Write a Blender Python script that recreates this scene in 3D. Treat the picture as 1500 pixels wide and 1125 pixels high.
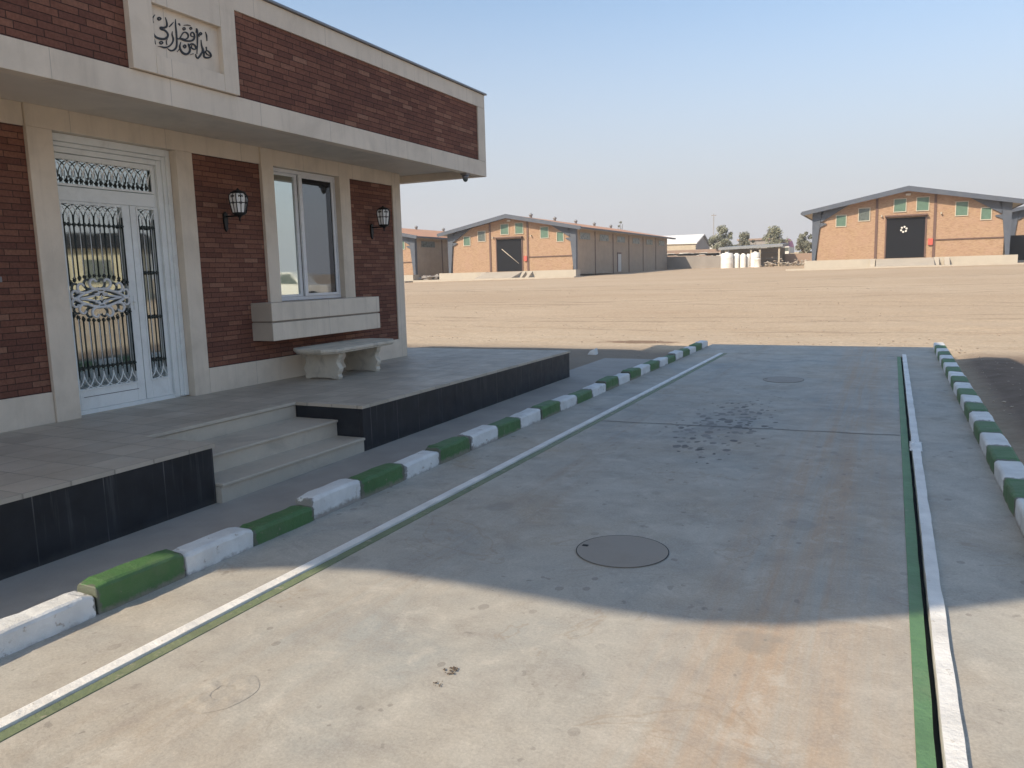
import bpy, bmesh, math, random
from mathutils import Vector, Matrix, noise
R = math.radians
scene = bpy.context.scene
for o in list(bpy.data.objects): bpy.data.objects.remove(o)
random.seed(7)

# ------------------------------------------------------------------ camera
YAW, PITCH, ROLL, FPX, CAMZ = -0.453738, -0.138702, -0.026797, 1141.63, 1.6
def cam_basis():
    f = Vector((math.sin(YAW)*math.cos(PITCH), math.cos(YAW)*math.cos(PITCH), math.sin(PITCH)))
    r0 = Vector((math.cos(YAW), -math.sin(YAW), 0)); u0 = r0.cross(f)
    r = r0*math.cos(ROLL)+u0*math.sin(ROLL); u = -r0*math.sin(ROLL)+u0*math.cos(ROLL)
    return r, u, f
CR, CU, CF = cam_basis()
cd = bpy.data.cameras.new('camera'); cam = bpy.data.objects.new('camera', cd)
scene.collection.objects.link(cam); scene.camera = cam
cd.sensor_fit = 'HORIZONTAL'; cd.sensor_width = 36; cd.lens = 36*FPX/1500
cd.clip_start = .05; cd.clip_end = 4000
m = Matrix((CR, CU, -CF)).transposed().to_4x4(); m.translation = (0, 0, CAMZ); cam.matrix_world = m

# ------------------------------------------------------------------ sky, sun, exposure
KX, KY = .62, 1.25                      # shadow shift per metre of height
SUN_EL = math.atan(1/math.hypot(KX, KY)); SUN_AZ = math.atan2(-KX, -KY)
w = bpy.data.worlds.new('World'); scene.world = w; w.use_nodes = True
nt = w.node_tree; bg = nt.nodes['Background']
sky = nt.nodes.new('ShaderNodeTexSky'); sky.sky_type = 'NISHITA'; sky.sun_disc = False
sky.sun_elevation = SUN_EL; sky.sun_rotation = SUN_AZ
sky.altitude = 300; sky.air_density = 1.0; sky.dust_density = 1.5; sky.ozone_density = 1.2
# pale dusty band towards the horizon
_g = nt.nodes.new('ShaderNodeTexCoord'); _s = nt.nodes.new('ShaderNodeSeparateXYZ'); nt.links.new(_g.outputs['Generated'], _s.inputs[0])
_r = nt.nodes.new('ShaderNodeMapRange'); nt.links.new(_s.outputs[2], _r.inputs[0])
_r.inputs[1].default_value = .0; _r.inputs[2].default_value = .42; _r.inputs[3].default_value = 1.; _r.inputs[4].default_value = .0; _r.interpolation_type = 'SMOOTHSTEP'
_m = nt.nodes.new('ShaderNodeMix'); _m.data_type = 'RGBA'; nt.links.new(_r.outputs[0], _m.inputs[0]); nt.links.new(sky.outputs[0], _m.inputs[6])
_m.inputs[7].default_value = (2.65, 2.62, 2.8, 1)
_t = nt.nodes.new('ShaderNodeMix'); _t.data_type = 'RGBA'; _t.blend_type = 'MULTIPLY'; _t.inputs[0].default_value = 1; nt.links.new(sky.outputs[0], _t.inputs[6])
_t.inputs[7].default_value = (.82, .90, .90, 1); nt.links.new(_t.outputs[2], _m.inputs[6]); nt.links.new(_m.outputs[2], bg.inputs[0]); bg.inputs[1].default_value = .138
sd = bpy.data.lights.new('sun', 'SUN'); sd.energy = 3.3; sd.angle = R(.35); sd.color = (1, .845, .645)
sun = bpy.data.objects.new('sun', sd); scene.collection.objects.link(sun)
sun.rotation_euler = Vector((KX, KY, -1)).to_track_quat('-Z', 'Y').to_euler()
scene.view_settings.view_transform = 'Standard'; scene.view_settings.look = 'None'
scene.view_settings.exposure = .75; scene.view_settings.gamma = 1; scene.view_settings.use_curve_mapping = False
scene.render.engine = 'CYCLES'; scene.render.resolution_x = 1024; scene.render.resolution_y = 768

# ------------------------------------------------------------------ pixel -> world helpers (photo 1500 x 1125)
O = Vector((0, 0, CAMZ))
def ray(px, py): return CF + CR*((px-750)/FPX) - CU*((py-562.5)/FPX)
def at(px, py, Y):
    d = ray(px, py); return O + d*(Y/d.y)
TH = -0.83*math.pi/180                   # the gatehouse is turned a little from the road
def toloc(p): return Vector((p.x*math.cos(TH)-p.y*math.sin(TH), p.x*math.sin(TH)+p.y*math.cos(TH), p.z))
def onwall(px, py, X):                   # gatehouse-local point on the plane x = X
    d = toloc(ray(px, py)); o = toloc(O); return o + d*((X-o.x)/d.x)

# ------------------------------------------------------------------ node helpers
def newmat(name):
    m = bpy.data.materials.new(name); m.use_nodes = True
    return m, m.node_tree, m.node_tree.nodes['Principled BSDF']
class N:
    def __init__(s, nt): s.t = nt
    def n(s, typ, **kw):
        x = s.t.nodes.new(typ)
        for k, v in kw.items(): setattr(x, k, v)
        return x
    def link(s, a, b): s.t.links.new(a, b)
    def val(s, sock, v):
        if isinstance(v, (int, float)): sock.default_value = v
        elif isinstance(v, tuple): sock.default_value = v if len(v) != 3 or sock.type == 'VECTOR' else (*v, 1)
        else: s.link(v, sock)
    def math(s, op, a, b=0.0, c=None, clamp=False):
        x = s.n('ShaderNodeMath', operation=op, use_clamp=clamp); s.val(x.inputs[0], a); s.val(x.inputs[1], b)
        if c is not None: s.val(x.inputs[2], c)
        return x.outputs[0]
    def mix(s, f, a, b, mode='MIX'):
        x = s.n('ShaderNodeMix', data_type='RGBA', blend_type=mode); s.val(x.inputs[0], f); s.val(x.inputs[6], a); s.val(x.inputs[7], b)
        return x.outputs[2]
    def coord(s, kind='Object'): return s.n('ShaderNodeTexCoord').outputs[kind]
    def mapping(s, vec, sc=(1, 1, 1), loc=(0, 0, 0), rot=(0, 0, 0)):
        x = s.n('ShaderNodeMapping'); s.link(vec, x.inputs[0])
        x.inputs[1].default_value = loc; x.inputs[2].default_value = rot; x.inputs[3].default_value = sc; return x.outputs[0]
    def noise(s, vec, scale, detail=4, rough=.55, dist=0):
        x = s.n('ShaderNodeTexNoise'); s.link(vec, x.inputs['Vector']); x.inputs['Scale'].default_value = scale
        x.inputs['Detail'].default_value = detail; x.inputs['Roughness'].default_value = rough; x.inputs['Distortion'].default_value = dist
        return x.outputs[0]
    def ramp(s, f, lo, hi, a=0., b=1., clamp=True):
        x = s.n('ShaderNodeMapRange', clamp=clamp); s.val(x.inputs[0], f)
        for i, v in enumerate((lo, hi, a, b)): x.inputs[i+1].default_value = v
        return x.outputs[0]
    def bump(s, h, strength, dist, bsdf, prev=None):
        x = s.n('ShaderNodeBump'); x.inputs['Strength'].default_value = strength; x.inputs['Distance'].default_value = dist
        s.link(h, x.inputs['Height'])
        if prev is not None: s.link(prev, x.inputs['Normal'])
        s.link(x.outputs[0], bsdf.inputs['Normal']); return x.outputs[0]
    def sep(s, v):
        x = s.n('ShaderNodeSeparateXYZ'); s.link(v, x.inputs[0]); return x.outputs
    def comb(s, a, b, c=0.):
        x = s.n('ShaderNodeCombineXYZ'); s.val(x.inputs[0], a); s.val(x.inputs[1], b); s.val(x.inputs[2], c); return x.outputs[0]
def mul(c, k): return tuple(min(1, v*k) for v in c)

def surf(name, col, rough=.8, var=.15, scale=6, bump=.1, bscale=60, metallic=0, spec=.5, dirt=None, dirt_amt=.3, dscale=2.):
    m, t, b = newmat(name); n = N(t); c = n.coord()
    a = n.noise(c, scale, 6, .6)
    k = n.ramp(a, .3, .7)
    colr = n.mix(k, mul(col, 1-var), mul(col, 1+var))
    if dirt:
        d = n.ramp(n.noise(c, dscale, 8, .65, .4), .48, .7, 0, dirt_amt)
        colr = n.mix(d, colr, dirt)
    n.link(colr, b.inputs['Base Color'])
    n.val(b.inputs['Roughness'], n.ramp(a, .3, .7, max(0, rough-.07), min(1, rough+.07)))
    b.inputs['Metallic'].default_value = metallic; b.inputs['Specular IOR Level'].default_value = spec
    if bump: n.bump(n.noise(c, bscale, 5, .6), bump, .01, b)
    return m

def brick(name, axis, bw, bh, cols, mortar, mw=.006, bumpd=.006, patch=.2, blotch=(.3, .2, .15), rough=.85, off=.5, blend_mortar=.8):
    """courses with a colour of its own for every brick; cols = list of (position, colour)"""
    m, t, b = newmat(name); n = N(t); x, y, z = n.sep(n.coord())
    u = {'x': x, 'y': y}[axis]
    wob = n.math('MULTIPLY', n.math('SUBTRACT', n.noise(n.coord(), 9, 2), .5), .004)
    zz = n.math('ADD', z, wob)
    row = n.math('FLOOR', n.math('DIVIDE', zz, bh))
    wn = n.n('ShaderNodeTexWhiteNoise', noise_dimensions='1D'); n.link(row, wn.inputs['W'])
    sh = n.math('ADD', n.math('MULTIPLY', n.math('MODULO', row, 2), off), n.math('MULTIPLY', wn.outputs[0], .35))
    uu = n.math('ADD', n.math('DIVIDE', u, bw), sh)
    col = n.math('FLOOR', uu)
    fu = n.math('MULTIPLY', n.math('FRACT', uu), bw); fv = n.math('MULTIPLY', n.math('FRACT', n.math('DIVIDE', zz, bh)), bh)
    du = n.math('MINIMUM', fu, n.math('SUBTRACT', bw, fu)); dv = n.math('MINIMUM', fv, n.math('SUBTRACT', bh, fv))
    d = n.math('MINIMUM', du, dv)
    face = n.ramp(d, mw*.35, mw*.8)
    w2 = n.n('ShaderNodeTexWhiteNoise', noise_dimensions='2D'); n.link(n.comb(col, row), w2.inputs['Vector'])
    r = n.n('ShaderNodeValToRGB'); n.link(w2.outputs[0], r.inputs[0])
    e = r.color_ramp.elements
    e[0].position, e[0].color = cols[0][0], (*cols[0][1], 1); e[1].position, e[1].color = cols[-1][0], (*cols[-1][1], 1)
    for p, c in cols[1:-1]:
        q = e.new(p); q.color = (*c, 1)
    c = r.outputs[0]
    pn = n.ramp(n.noise(n.coord(), .8, 6, .6), .35, .7, 0, patch)
    c = n.mix(pn, c, blotch)
    g = n.ramp(n.noise(n.coord(), 50, 4), .3, .7, .8, 1.15)
    c = n.mix(1., c, n.comb(g, g, g), 'MULTIPLY')
    c = n.mix(face, mortar, c)
    n.link(c, b.inputs['Base Color']); b.inputs['Roughness'].default_value = rough; b.inputs['Specular IOR Level'].default_value = .3
    hgt = n.math('ADD', n.math('ADD', face, n.math('MULTIPLY', w2.outputs[0], .5)), n.math('MULTIPLY', n.noise(n.coord(), 80, 4), .35))
    n.bump(hgt, .8, bumpd, b)
    return m

# ------------------------------------------------------------------ mesh helpers
class MB:
    def __init__(s): s.v = []; s.f = []; s.sm = []
    def add(s, vs, fs, smooth=False):
        k = len(s.v); s.v += [tuple(v) for v in vs]
        for f in fs: s.f.append([i+k for i in f]); s.sm.append(smooth)
        return s
    def box(s, x0, x1, y0, y1, z0, z1):
        return s.add([(x0,y0,z0),(x1,y0,z0),(x1,y1,z0),(x0,y1,z0),(x0,y0,z1),(x1,y0,z1),(x1,y1,z1),(x0,y1,z1)],
              [(0,3,2,1),(4,5,6,7),(0,1,5,4),(1,2,6,5),(2,3,7,6),(3,0,4,7)])
    def prism(s, pts, d):                       # closed polygon of 3-D points, swept by vector d
        n = len(pts); d = Vector(d); a = [Vector(p) for p in pts]
        return s.add(a+[p+d for p in a], [list(range(n))[::-1], list(range(n, 2*n))]+[(i, (i+1) % n, n+(i+1) % n, n+i) for i in range(n)])
    def tube(s, pts, r, seg=8, cap=True, flat=None):
        pts = [Vector(p) for p in pts]; n = len(pts); rs = r if isinstance(r, (list, tuple)) else [r]*n
        vs = []; up = None
        for i, p in enumerate(pts):
            t = (pts[min(i+1, n-1)]-pts[max(i-1, 0)]).normalized()
            if up is None: up = Vector((0, 0, 1)) if abs(t.z) < .9 else Vector((1, 0, 0))
            a = t.cross(up).normalized(); b_ = a.cross(t).normalized(); up = b_
            for k in range(seg):
                q = 2*math.pi*k/seg; vs.append(p + a*math.cos(q)*rs[i] + b_*math.sin(q)*rs[i])
        fs = []
        for i in range(n-1):
            for k in range(seg):
                fs.append((i*seg+k, i*seg+(k+1) % seg, (i+1)*seg+(k+1) % seg, (i+1)*seg+k))
        s.add(vs, fs, True)
        if cap: s.add([], []); k0 = len(s.v)-len(vs); s.f.append([k0+i for i in range(seg)][::-1]); s.sm.append(False); s.f.append([k0+(n-1)*seg+i for i in range(seg)]); s.sm.append(False)
        return s
    def lathe(s, prof, c, seg=20, axis='z', smooth=True):     # prof: (radius, height)
        vs = []
        for r, h in prof:
            for k in range(seg):
                q = 2*math.pi*k/seg; a, b_ = r*math.cos(q), r*math.sin(q)
                vs.append({'z': (c[0]+a, c[1]+b_, c[2]+h), 'x': (c[0]+h, c[1]+a, c[2]+b_), 'y': (c[0]+b_, c[1]+h, c[2]+a)}[axis])
        fs = [(i*seg+k, i*seg+(k+1) % seg, (i+1)*seg+(k+1) % seg, (i+1)*seg+k) for i in range(len(prof)-1) for k in range(seg)]
        return s.add(vs, fs, smooth)
    def build(s, name, mat, parent=None, bevel=0, segs=2):
        me = bpy.data.meshes.new(name); me.from_pydata(s.v, [], s.f); me.validate()
        if len(s.sm) == len(me.polygons): me.polygons.foreach_set('use_smooth', s.sm)
        me.materials.append(mat)
        bm = bmesh.new(); bm.from_mesh(me); bmesh.ops.recalc_face_normals(bm, faces=bm.faces); bm.to_mesh(me); bm.free()
        o = bpy.data.objects.new(name, me); scene.collection.objects.link(o); o.parent = parent
        if bevel:
            md = o.modifiers.new('bevel', 'BEVEL'); md.width = bevel; md.segments = segs; md.limit_method = 'ANGLE'; md.angle_limit = R(40); md.harden_normals = False
        return o
def tag(o, label=None, cat=None, group=None, kind=None):
    if label: o['label'] = label
    if cat: o['category'] = cat
    if group: o['group'] = group
    if kind: o['kind'] = kind
    return o
def thing(name, label, cat, loc=(0, 0, 0), rz=0, group=None):
    o = bpy.data.objects.new(name, None); scene.collection.objects.link(o); o.location = loc; o.rotation_euler = (0, 0, rz)
    o.empty_display_size = .2
    return tag(o, label, cat, group)
def copy_tree(o, parent=None):
    c = o.copy(); scene.collection.objects.link(c); c.parent = parent
    for ch in list(o.children): copy_tree(ch, c)
    return c
def smooth_path(pts, k=5):
    pts = [Vector(p) for p in pts]; out = []
    P = [pts[0]*2-pts[1]]+pts+[pts[-1]*2-pts[-2]]
    for i in range(1, len(P)-2):
        for j in range(k):
            t = j/k; a, b_, c, d = P[i-1:i+3]
            out.append(.5*((2*b_)+(c-a)*t+(2*a-5*b_+4*c-d)*t*t+(3*b_-a-3*c+d)*t**3))
    out.append(pts[-1]); return out
def fbm(x, y, z=0., o=4): return noise.fractal(Vector((x, y, z)), 1., 2., o)

# ------------------------------------------------------------------ materials
M = {}
M['sill_joint'] = surf('sill_joint', (.27, .225, .18), .9, .1, 5, 0, 1)
M['step'] = surf('cream_step_stone', (.52, .46, .375), .65, .08, 2, .15, 45, dirt=(.25, .22, .19), dirt_amt=.5, dscale=2)
M['stone'] = surf('cream_stone', (.72, .62, .50), .62, .07, 1.6, .12, 45, dirt=(.36, .30, .23), dirt_amt=.35, dscale=1.3)
def seams(m, step):
    t = m.node_tree; b = t.nodes['Principled BSDF']; n = N(t); src = b.inputs['Base Color'].links[0].from_socket
    x, y, z = n.sep(n.coord()); f = n.math('FRACT', n.math('DIVIDE', n.math('ADD', y, .31), step)); d = n.math('MINIMUM', f, n.math('SUBTRACT', 1., f))
    k = n.ramp(n.math('MULTIPLY', d, step), .0045, .0015, 0, .5); dr = n.math('MULTIPLY', n.ramp(n.noise(n.mapping(n.coord(), sc=(1, 9, .6)), 1., 6, .7), .52, .75, 0, .35), 1.)
    c = n.mix(dr, src, (.42, .35, .27)); c = n.mix(k, c, (.25, .21, .17)); n.link(c, b.inputs['Base Color'])
seams(M['stone'], 1.03)
M['soffit'] = surf('painted_soffit', (.70, .62, .52), .8, .06, 2, .05, 30, dirt=(.28, .25, .2), dirt_amt=.4, dscale=.9)
BC = [(0, (.155, .064, .045)), (.3, (.19, .080, .054)), (.55, (.21, .088, .058)), (.78, (.235, .102, .066)), (.94, (.275, .13, .085)), (1., (.32, .165, .11))]
M['brick'] = brick('dark_red_brick', 'y', .215, .0535, BC, (.05, .028, .023), .005, .006, .25, (.05, .022, .018))
M['brick_end'] = brick('dark_red_brick_end', 'x', .215, .0535, BC, (.05, .028, .023), .005, .006, .25, (.05, .022, .018))
WC = [(0, (.29, .17, .10)), (.3, (.37, .235, .14)), (.6, (.40, .26, .155)), (.85, (.43, .29, .18)), (1., (.33, .19, .12))]
M['wbrick'] = brick('tan_brick_gable', 'x', .24, .075, WC, (.37, .28, .2), .012, .006, .5, (.42, .25, .19))
M['wside'] = brick('tan_plaster_side', 'y', .24, .075, [(0, (.44, .35, .26)), (1., (.50, .40, .30))], (.43, .35, .27), .01, .004, .5, (.30, .22, .18))
M['white_metal'] = surf('white_painted_metal', (.80, .82, .80), .38, .04, 3, .03, 30, dirt=(.42, .42, .40), dirt_amt=.25, dscale=5)
M['iron_reflection'] = surf('dark_iron_and_reflection', (.022, .032, .030), .42, .2, 20, .1, 80, metallic=.3)
M['black_metal'] = surf('black_cast_iron', (.012, .012, .012), .5, .2, 30, .15, 90, metallic=.3)
M['pvc'] = surf('white_window_frame', (.70, .70, .70), .3, .03, 4, .02, 20)
M['alu'] = surf('grey_flashing', (.22, .22, .23), .45, .1, 10, .05, 40, metallic=.6)
M['lampglass'] = surf('frosted_lamp_glass', (.88, .88, .86), .45, .05, 12, .05, 60)
M['steel_blue'] = surf('blue_grey_painted_steel', (.070, .085, .115), .5, .08, 1.5, .03, 20, dirt=(.12, .12, .12), dirt_amt=.3)
M['roof'] = surf('terracotta_sheet_roof', (.52, .27, .155), .75, .12, .5, .1, 6, dirt=(.42, .25, .17), dirt_amt=.5, dscale=.3)
M['grey_roof'] = surf('grey_sheet_roof', (.23, .24, .25), .6, .12, .7, .05, 6)
M['plinth'] = surf('pale_concrete_plinth', (.43, .385, .32), .9, .08, .8, .1, 10, dirt=(.42, .36, .29), dirt_amt=.4, dscale=.7)
M['dark_door'] = surf('charcoal_door', (.007, .008, .012), .7, .12, .7, .05, 12, spec=.15)
M['green_pane'] = surf('green_tinted_pane', (.10, .175, .13), .35, .12, 2.2, 0, 1)
M['dark_pane'] = surf('dusty_dark_pane', (.10, .12, .11), .3, .2, 2, 0, 1)
M['frame_tan'] = surf('pale_window_frame', (.50, .45, .36), .7, .05, 3, 0, 1)
M['brown_pipe'] = surf('brown_painted_channel', (.13, .075, .06), .7, .1, 3, 0, 1)
M['red_paint'] = surf('red_paint', (.52, .10, .07), .5, .1, 3, 0, 1)
M['tank'] = surf('white_plastic_tank', (.80, .78, .74), .45, .05, 1.5, .02, 10, dirt=(.60, .52, .42), dirt_amt=.3, dscale=1.)
M['greywall'] = surf('grey_rendered_wall', (.27, .245, .225), .9, .1, .5, .08, 6)
M['brownwall'] = surf('brown_rendered_wall', (.30, .215, .17), .9, .12, .7, .08, 6)
M['whitewall'] = surf('white_rendered_wall', (.66, .64, .60), .85, .07, .5, .05, 6, dirt=(.5, .45, .38), dirt_amt=.4, dscale=.5)
M['tanwall'] = surf('tan_block_wall', (.44, .38, .29), .9, .12, .8, .05, 6)
M['pink'] = surf('pink_tarpaulin', (.58, .21, .31), .7, .12, .8, .1, 4)
M['rubber'] = surf('black_tyre_rubber', (.02, .02, .02), .85, .1, 8, .1, 30)
M['yellow'] = surf('pale_yellow_render', (.50, .46, .33), .85, .1, .6, .05, 6)
M['stone_rock'] = surf('pale_rock', (.40, .33, .26), .9, .2, 3, .3, 12)
M['bench'] = surf('weathered_cast_stone', (.62, .56, .46), .8, .1, 5, .25, 50, dirt=(.22, .20, .17), dirt_amt=.55, dscale=6)

def paint(name, col, chip, wear=.68, ends=False):
    m, t, b = newmat(name); n = N(t); c = n.coord('Object')
    geo = n.n('ShaderNodeObjectInfo').outputs['Random']
    cc = n.n('ShaderNodeVectorMath', operation='ADD'); n.link(c, cc.inputs[0]); n.link(n.comb(n.math('MULTIPLY', geo, 37.), geo, 0.), cc.inputs[1]); c = cc.outputs[0]
    a = n.noise(c, 14, 8, .7)
    colr = n.mix(n.ramp(n.noise(c, 5, 5), .3, .7), mul(col, .86), mul(col, 1.1))
    k = n.ramp(a, wear, wear+.05)
    colr = n.mix(k, colr, chip)
    s = n.ramp(n.noise(c, 2.2, 6, .7), .5, .75, 0, .35)
    colr = n.mix(s, colr, mul(chip, .9))
    oy = n.sep(n.coord())[1]
    if ends:
        en = n.math('ADD', n.ramp(n.math('ABSOLUTE', oy), .19, .272), n.math('MULTIPLY', n.math('SUBTRACT', n.noise(c, 22, 6, .7), .5), 1.5))
        colr = n.mix(n.ramp(en, .72, .82, 0, .8), colr, (.13, .125, .11))
        lo = n.math('ADD', n.sep(n.coord())[2], n.math('MULTIPLY', n.math('SUBTRACT', n.noise(c, 18, 5, .7), .5), .09)); colr = n.mix(n.ramp(lo, .028, .0, 0, .8), colr, (.24, .21, .18))
    n.link(colr, b.inputs['Base Color']); b.inputs['Roughness'].default_value = .6
    p = n.bump(n.noise(c, 55, 6, .75), .6, .008, b); n.bump(n.noise(c, 14, 4, .6), .55, .014, b, p)
    return m
M['kerb_white'] = paint('chalky_white_kerb_paint', (.70, .71, .70), (.38, .34, .30), .62, True)
M['kerb_green'] = paint('green_kerb_paint', (.062, .155, .05), (.22, .22, .16), .64, True)
M['line_white'] = paint('white_rail_paint', (.80, .79, .76), (.50, .46, .40), .64)
M['line_green'] = paint('green_line_paint', (.175, .215, .12), (.33, .31, .23), .58)
M['line_green_r'] = paint('bright_green_line_paint', (.12, .24, .115), (.28, .29, .2), .64)

def concrete():
    m, t, b = newmat('road_concrete'); n = N(t); c = n.coord(); x, y, z = n.sep(c)
    warm, cool, pale = (.43, .365, .285), (.335, .345, .33), (.46, .435, .38)
    a = n.ramp(n.noise(c, .55, 6, .6, .3), .36, .66); k = n.ramp(n.noise(n.mapping(c, loc=(7, 3, 0)), 1.5, 8, .65, .5), .38, .68)
    col = n.mix(a, cool, warm); col = n.mix(k, col, pale)
    # dusty tyre bands running along the lane
    tr = n.noise(n.mapping(c, sc=(9, .28, 1)), 1.0, 6, .65)
    band = n.math('MULTIPLY', n.ramp(n.math('ABSOLUTE', n.math('ADD', x, .38)), .62, .12), n.ramp(tr, .36, .62, 0, .85))
    col = n.mix(band, col, (.44, .325, .23))
    band2 = n.math('MULTIPLY', n.ramp(n.math('ABSOLUTE', n.math('ADD', x, 2.3)), .5, .1), n.ramp(tr, .45, .7, 0, .5))
    col = n.mix(band2, col, (.36, .28, .21))
    # medium mottling and pale scuffs
    mm = n.noise(n.mapping(c, loc=(4, 9, 0)), 4.5, 10, .72, .6)
    col = n.mix(n.ramp(mm, .50, .68, 0, .55), col, (.30, .27, .24)); col = n.mix(n.ramp(mm, .46, .32, 0, .6), col, (.54, .505, .44))
    sh_ = n.noise(n.mapping(c, loc=(11, 2, 0)), 2.1, 12, .78, .9); col = n.mix(n.ramp(sh_, .585, .60, 0, .22), col, (.25, .225, .19)); col = n.mix(n.ramp(sh_, .40, .385, 0, .25), col, (.55, .52, .46))
    scf = n.noise(n.mapping(c, sc=(3.2, 8, 1), loc=(0, 3, 0)), 1., 8, .7, 1.2); col = n.mix(n.ramp(scf, .62, .70, 0, .4), col, (.27, .245, .22))
    wa = n.n('ShaderNodeTexNoise'); n.link(c, wa.inputs['Vector']); wa.inputs['Scale'].default_value = 14; wa.inputs['Detail'].default_value = 5
    wb = n.n('ShaderNodeVectorMath', operation='SCALE'); n.link(wa.outputs['Color'], wb.inputs[0]); wb.inputs['Scale'].default_value = .09
    wc_ = n.n('ShaderNodeVectorMath', operation='ADD'); n.link(c, wc_.inputs[0]); n.link(wb.outputs[0], wc_.inputs[1]); wpre = wc_.outputs[0]
    # fine speckle
    s = n.ramp(n.noise(c, 75, 8, .82), .3, .7, .78, 1.2); col = n.mix(1., col, n.comb(s, s, s), 'MULTIPLY')
    # small dark drips
    v = n.n('ShaderNodeTexVoronoi'); n.link(n.mapping(c, sc=(1, .8, 1)), v.inputs[0]); v.inputs['Scale'].default_value = 7.5; v.inputs['Randomness'].default_value = 1
    sz = n.ramp(n.sep(v.outputs['Color'])[0], .4, 1., .04, .24)
    spot = n.math('LESS_THAN', n.math('ADD', v.outputs['Distance'], n.math('MULTIPLY', n.noise(c, 40, 3), .05)), sz)
    area = n.ramp(n.noise(n.mapping(c, loc=(2, 5, 0)), .9, 3), .44, .56)
    col = n.mix(n.math('MULTIPLY', n.math('MULTIPLY', spot, area), .5), col, (.20, .18, .16))
    v2 = n.n('ShaderNodeTexVoronoi'); n.link(n.mapping(wpre, sc=(1, .85, 1)), v2.inputs[0]); v2.inputs['Scale'].default_value = 13
    k2 = n.math('MULTIPLY', n.ramp(n.sep(v2.outputs['Color'])[0], .62, 1., 0, .30), n.ramp(n.noise(n.mapping(c, loc=(6, 1, 0)), .7, 4), .42, .6, .35, 1.))
    sp2 = n.ramp(n.math('SUBTRACT', k2, v2.outputs['Distance']), -.01, .04); col = n.mix(n.math('MULTIPLY', sp2, n.ramp(n.sep(v2.outputs['Color'])[2], 0, 1, .15, .6)), col, (.17, .155, .14))
    v3 = n.n('ShaderNodeTexVoronoi'); n.link(n.mapping(wpre, loc=(3, 3, 0), sc=(1, .8, 1)), v3.inputs[0]); v3.inputs['Scale'].default_value = 3.1
    k3 = n.ramp(n.sep(v3.outputs['Color'])[0], .72, 1., 0, .34); sp3 = n.ramp(n.math('SUBTRACT', k3, v3.outputs['Distance']), -.03, .05); col = n.mix(n.math('MULTIPLY', sp3, .38), col, (.255, .235, .205))
    # damp patch in the middle of the lane
    dx = n.math('DIVIDE', n.math('ADD', x, 1.55), .62); dy = n.math('DIVIDE', n.math('SUBTRACT', y, 8.1), 2.0)
    rr = n.math('ADD', n.math('MULTIPLY', dx, dx), n.math('MULTIPLY', dy, dy))
    fall = n.ramp(rr, 0, 1.0, .17, -.16)
    wp = n.n('ShaderNodeVectorMath', operation='ADD'); n.link(c, wp.inputs[0]); nz = n.n('ShaderNodeTexNoise'); n.link(c, nz.inputs['Vector']); nz.inputs['Scale'].default_value = 11; nz.inputs['Detail'].default_value = 4
    ws = n.n('ShaderNodeVectorMath', operation='SCALE'); n.link(nz.outputs['Color'], ws.inputs[0]); ws.inputs['Scale'].default_value = .07; n.link(ws.outputs[0], wp.inputs[1])
    dv = n.n('ShaderNodeTexVoronoi'); n.link(n.mapping(wp.outputs[0], sc=(13, 8.5, 1)), dv.inputs[0]); dv.inputs['Scale'].default_value = 1; dv.inputs['Randomness'].default_value = 1
    dr_ = n.math('MULTIPLY', n.sep(dv.outputs['Color'])[0], n.ramp(rr, 0, 1.15, .78, 0.))
    damp = n.ramp(n.math('SUBTRACT', dr_, dv.outputs['Distance']), -.01, .03)
    col = n.mix(n.math('MULTIPLY', damp, n.ramp(n.sep(dv.outputs['Color'])[1], 0, 1, .45, .97)), col, (.045, .042, .040))
    halo = n.ramp(n.math('ADD', fall, n.noise(n.mapping(c, sc=(3, 2, 1)), 1., 6, .7)), .48, .66, 0, .45); col = n.mix(halo, col, (.25, .24, .225))
    # stains with rusty rims
    st = n.ramp(n.math('ABSOLUTE', n.math('SUBTRACT', n.noise(n.mapping(c, loc=(1.3, 8.1, 0)), 1.1, 5, .55, .8), .63)), .012, 0., 0, .35)
    col = n.mix(st, col, (.30, .23, .16))
    n.link(col, b.inputs['Base Color'])
    n.val(b.inputs['Roughness'], n.math('SUBTRACT', n.ramp(k, 0, 1, .80, .62), n.math('MULTIPLY', damp, .1)))
    b.inputs['Specular IOR Level'].default_value = .4
    p = n.bump(n.noise(c, 90, 6, .7), .25, .004, b); n.bump(n.noise(c, 5, 6, .6), .25, .02, b, p)
    return m
M['concrete'] = concrete()
M['strip'] = surf('worn_grey_screed', (.35, .32, .285), .75, .15, 2.2, .25, 50, dirt=(.28, .26, .23), dirt_amt=.45, dscale=1.5)
M['joint'] = surf('dark_joint', (.11, .105, .10), .9, .2, 5, 0, 1)
M['gap'] = surf('dark_channel', (.010, .012, .016), .8, .2, 5, 0, 1)
M['manhole'] = surf('dull_steel_cover', (.27, .235, .195), .55, .06, 3, .08, 60, metallic=0, dirt=(.22, .19, .16), dirt_amt=.4, dscale=4)

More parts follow.
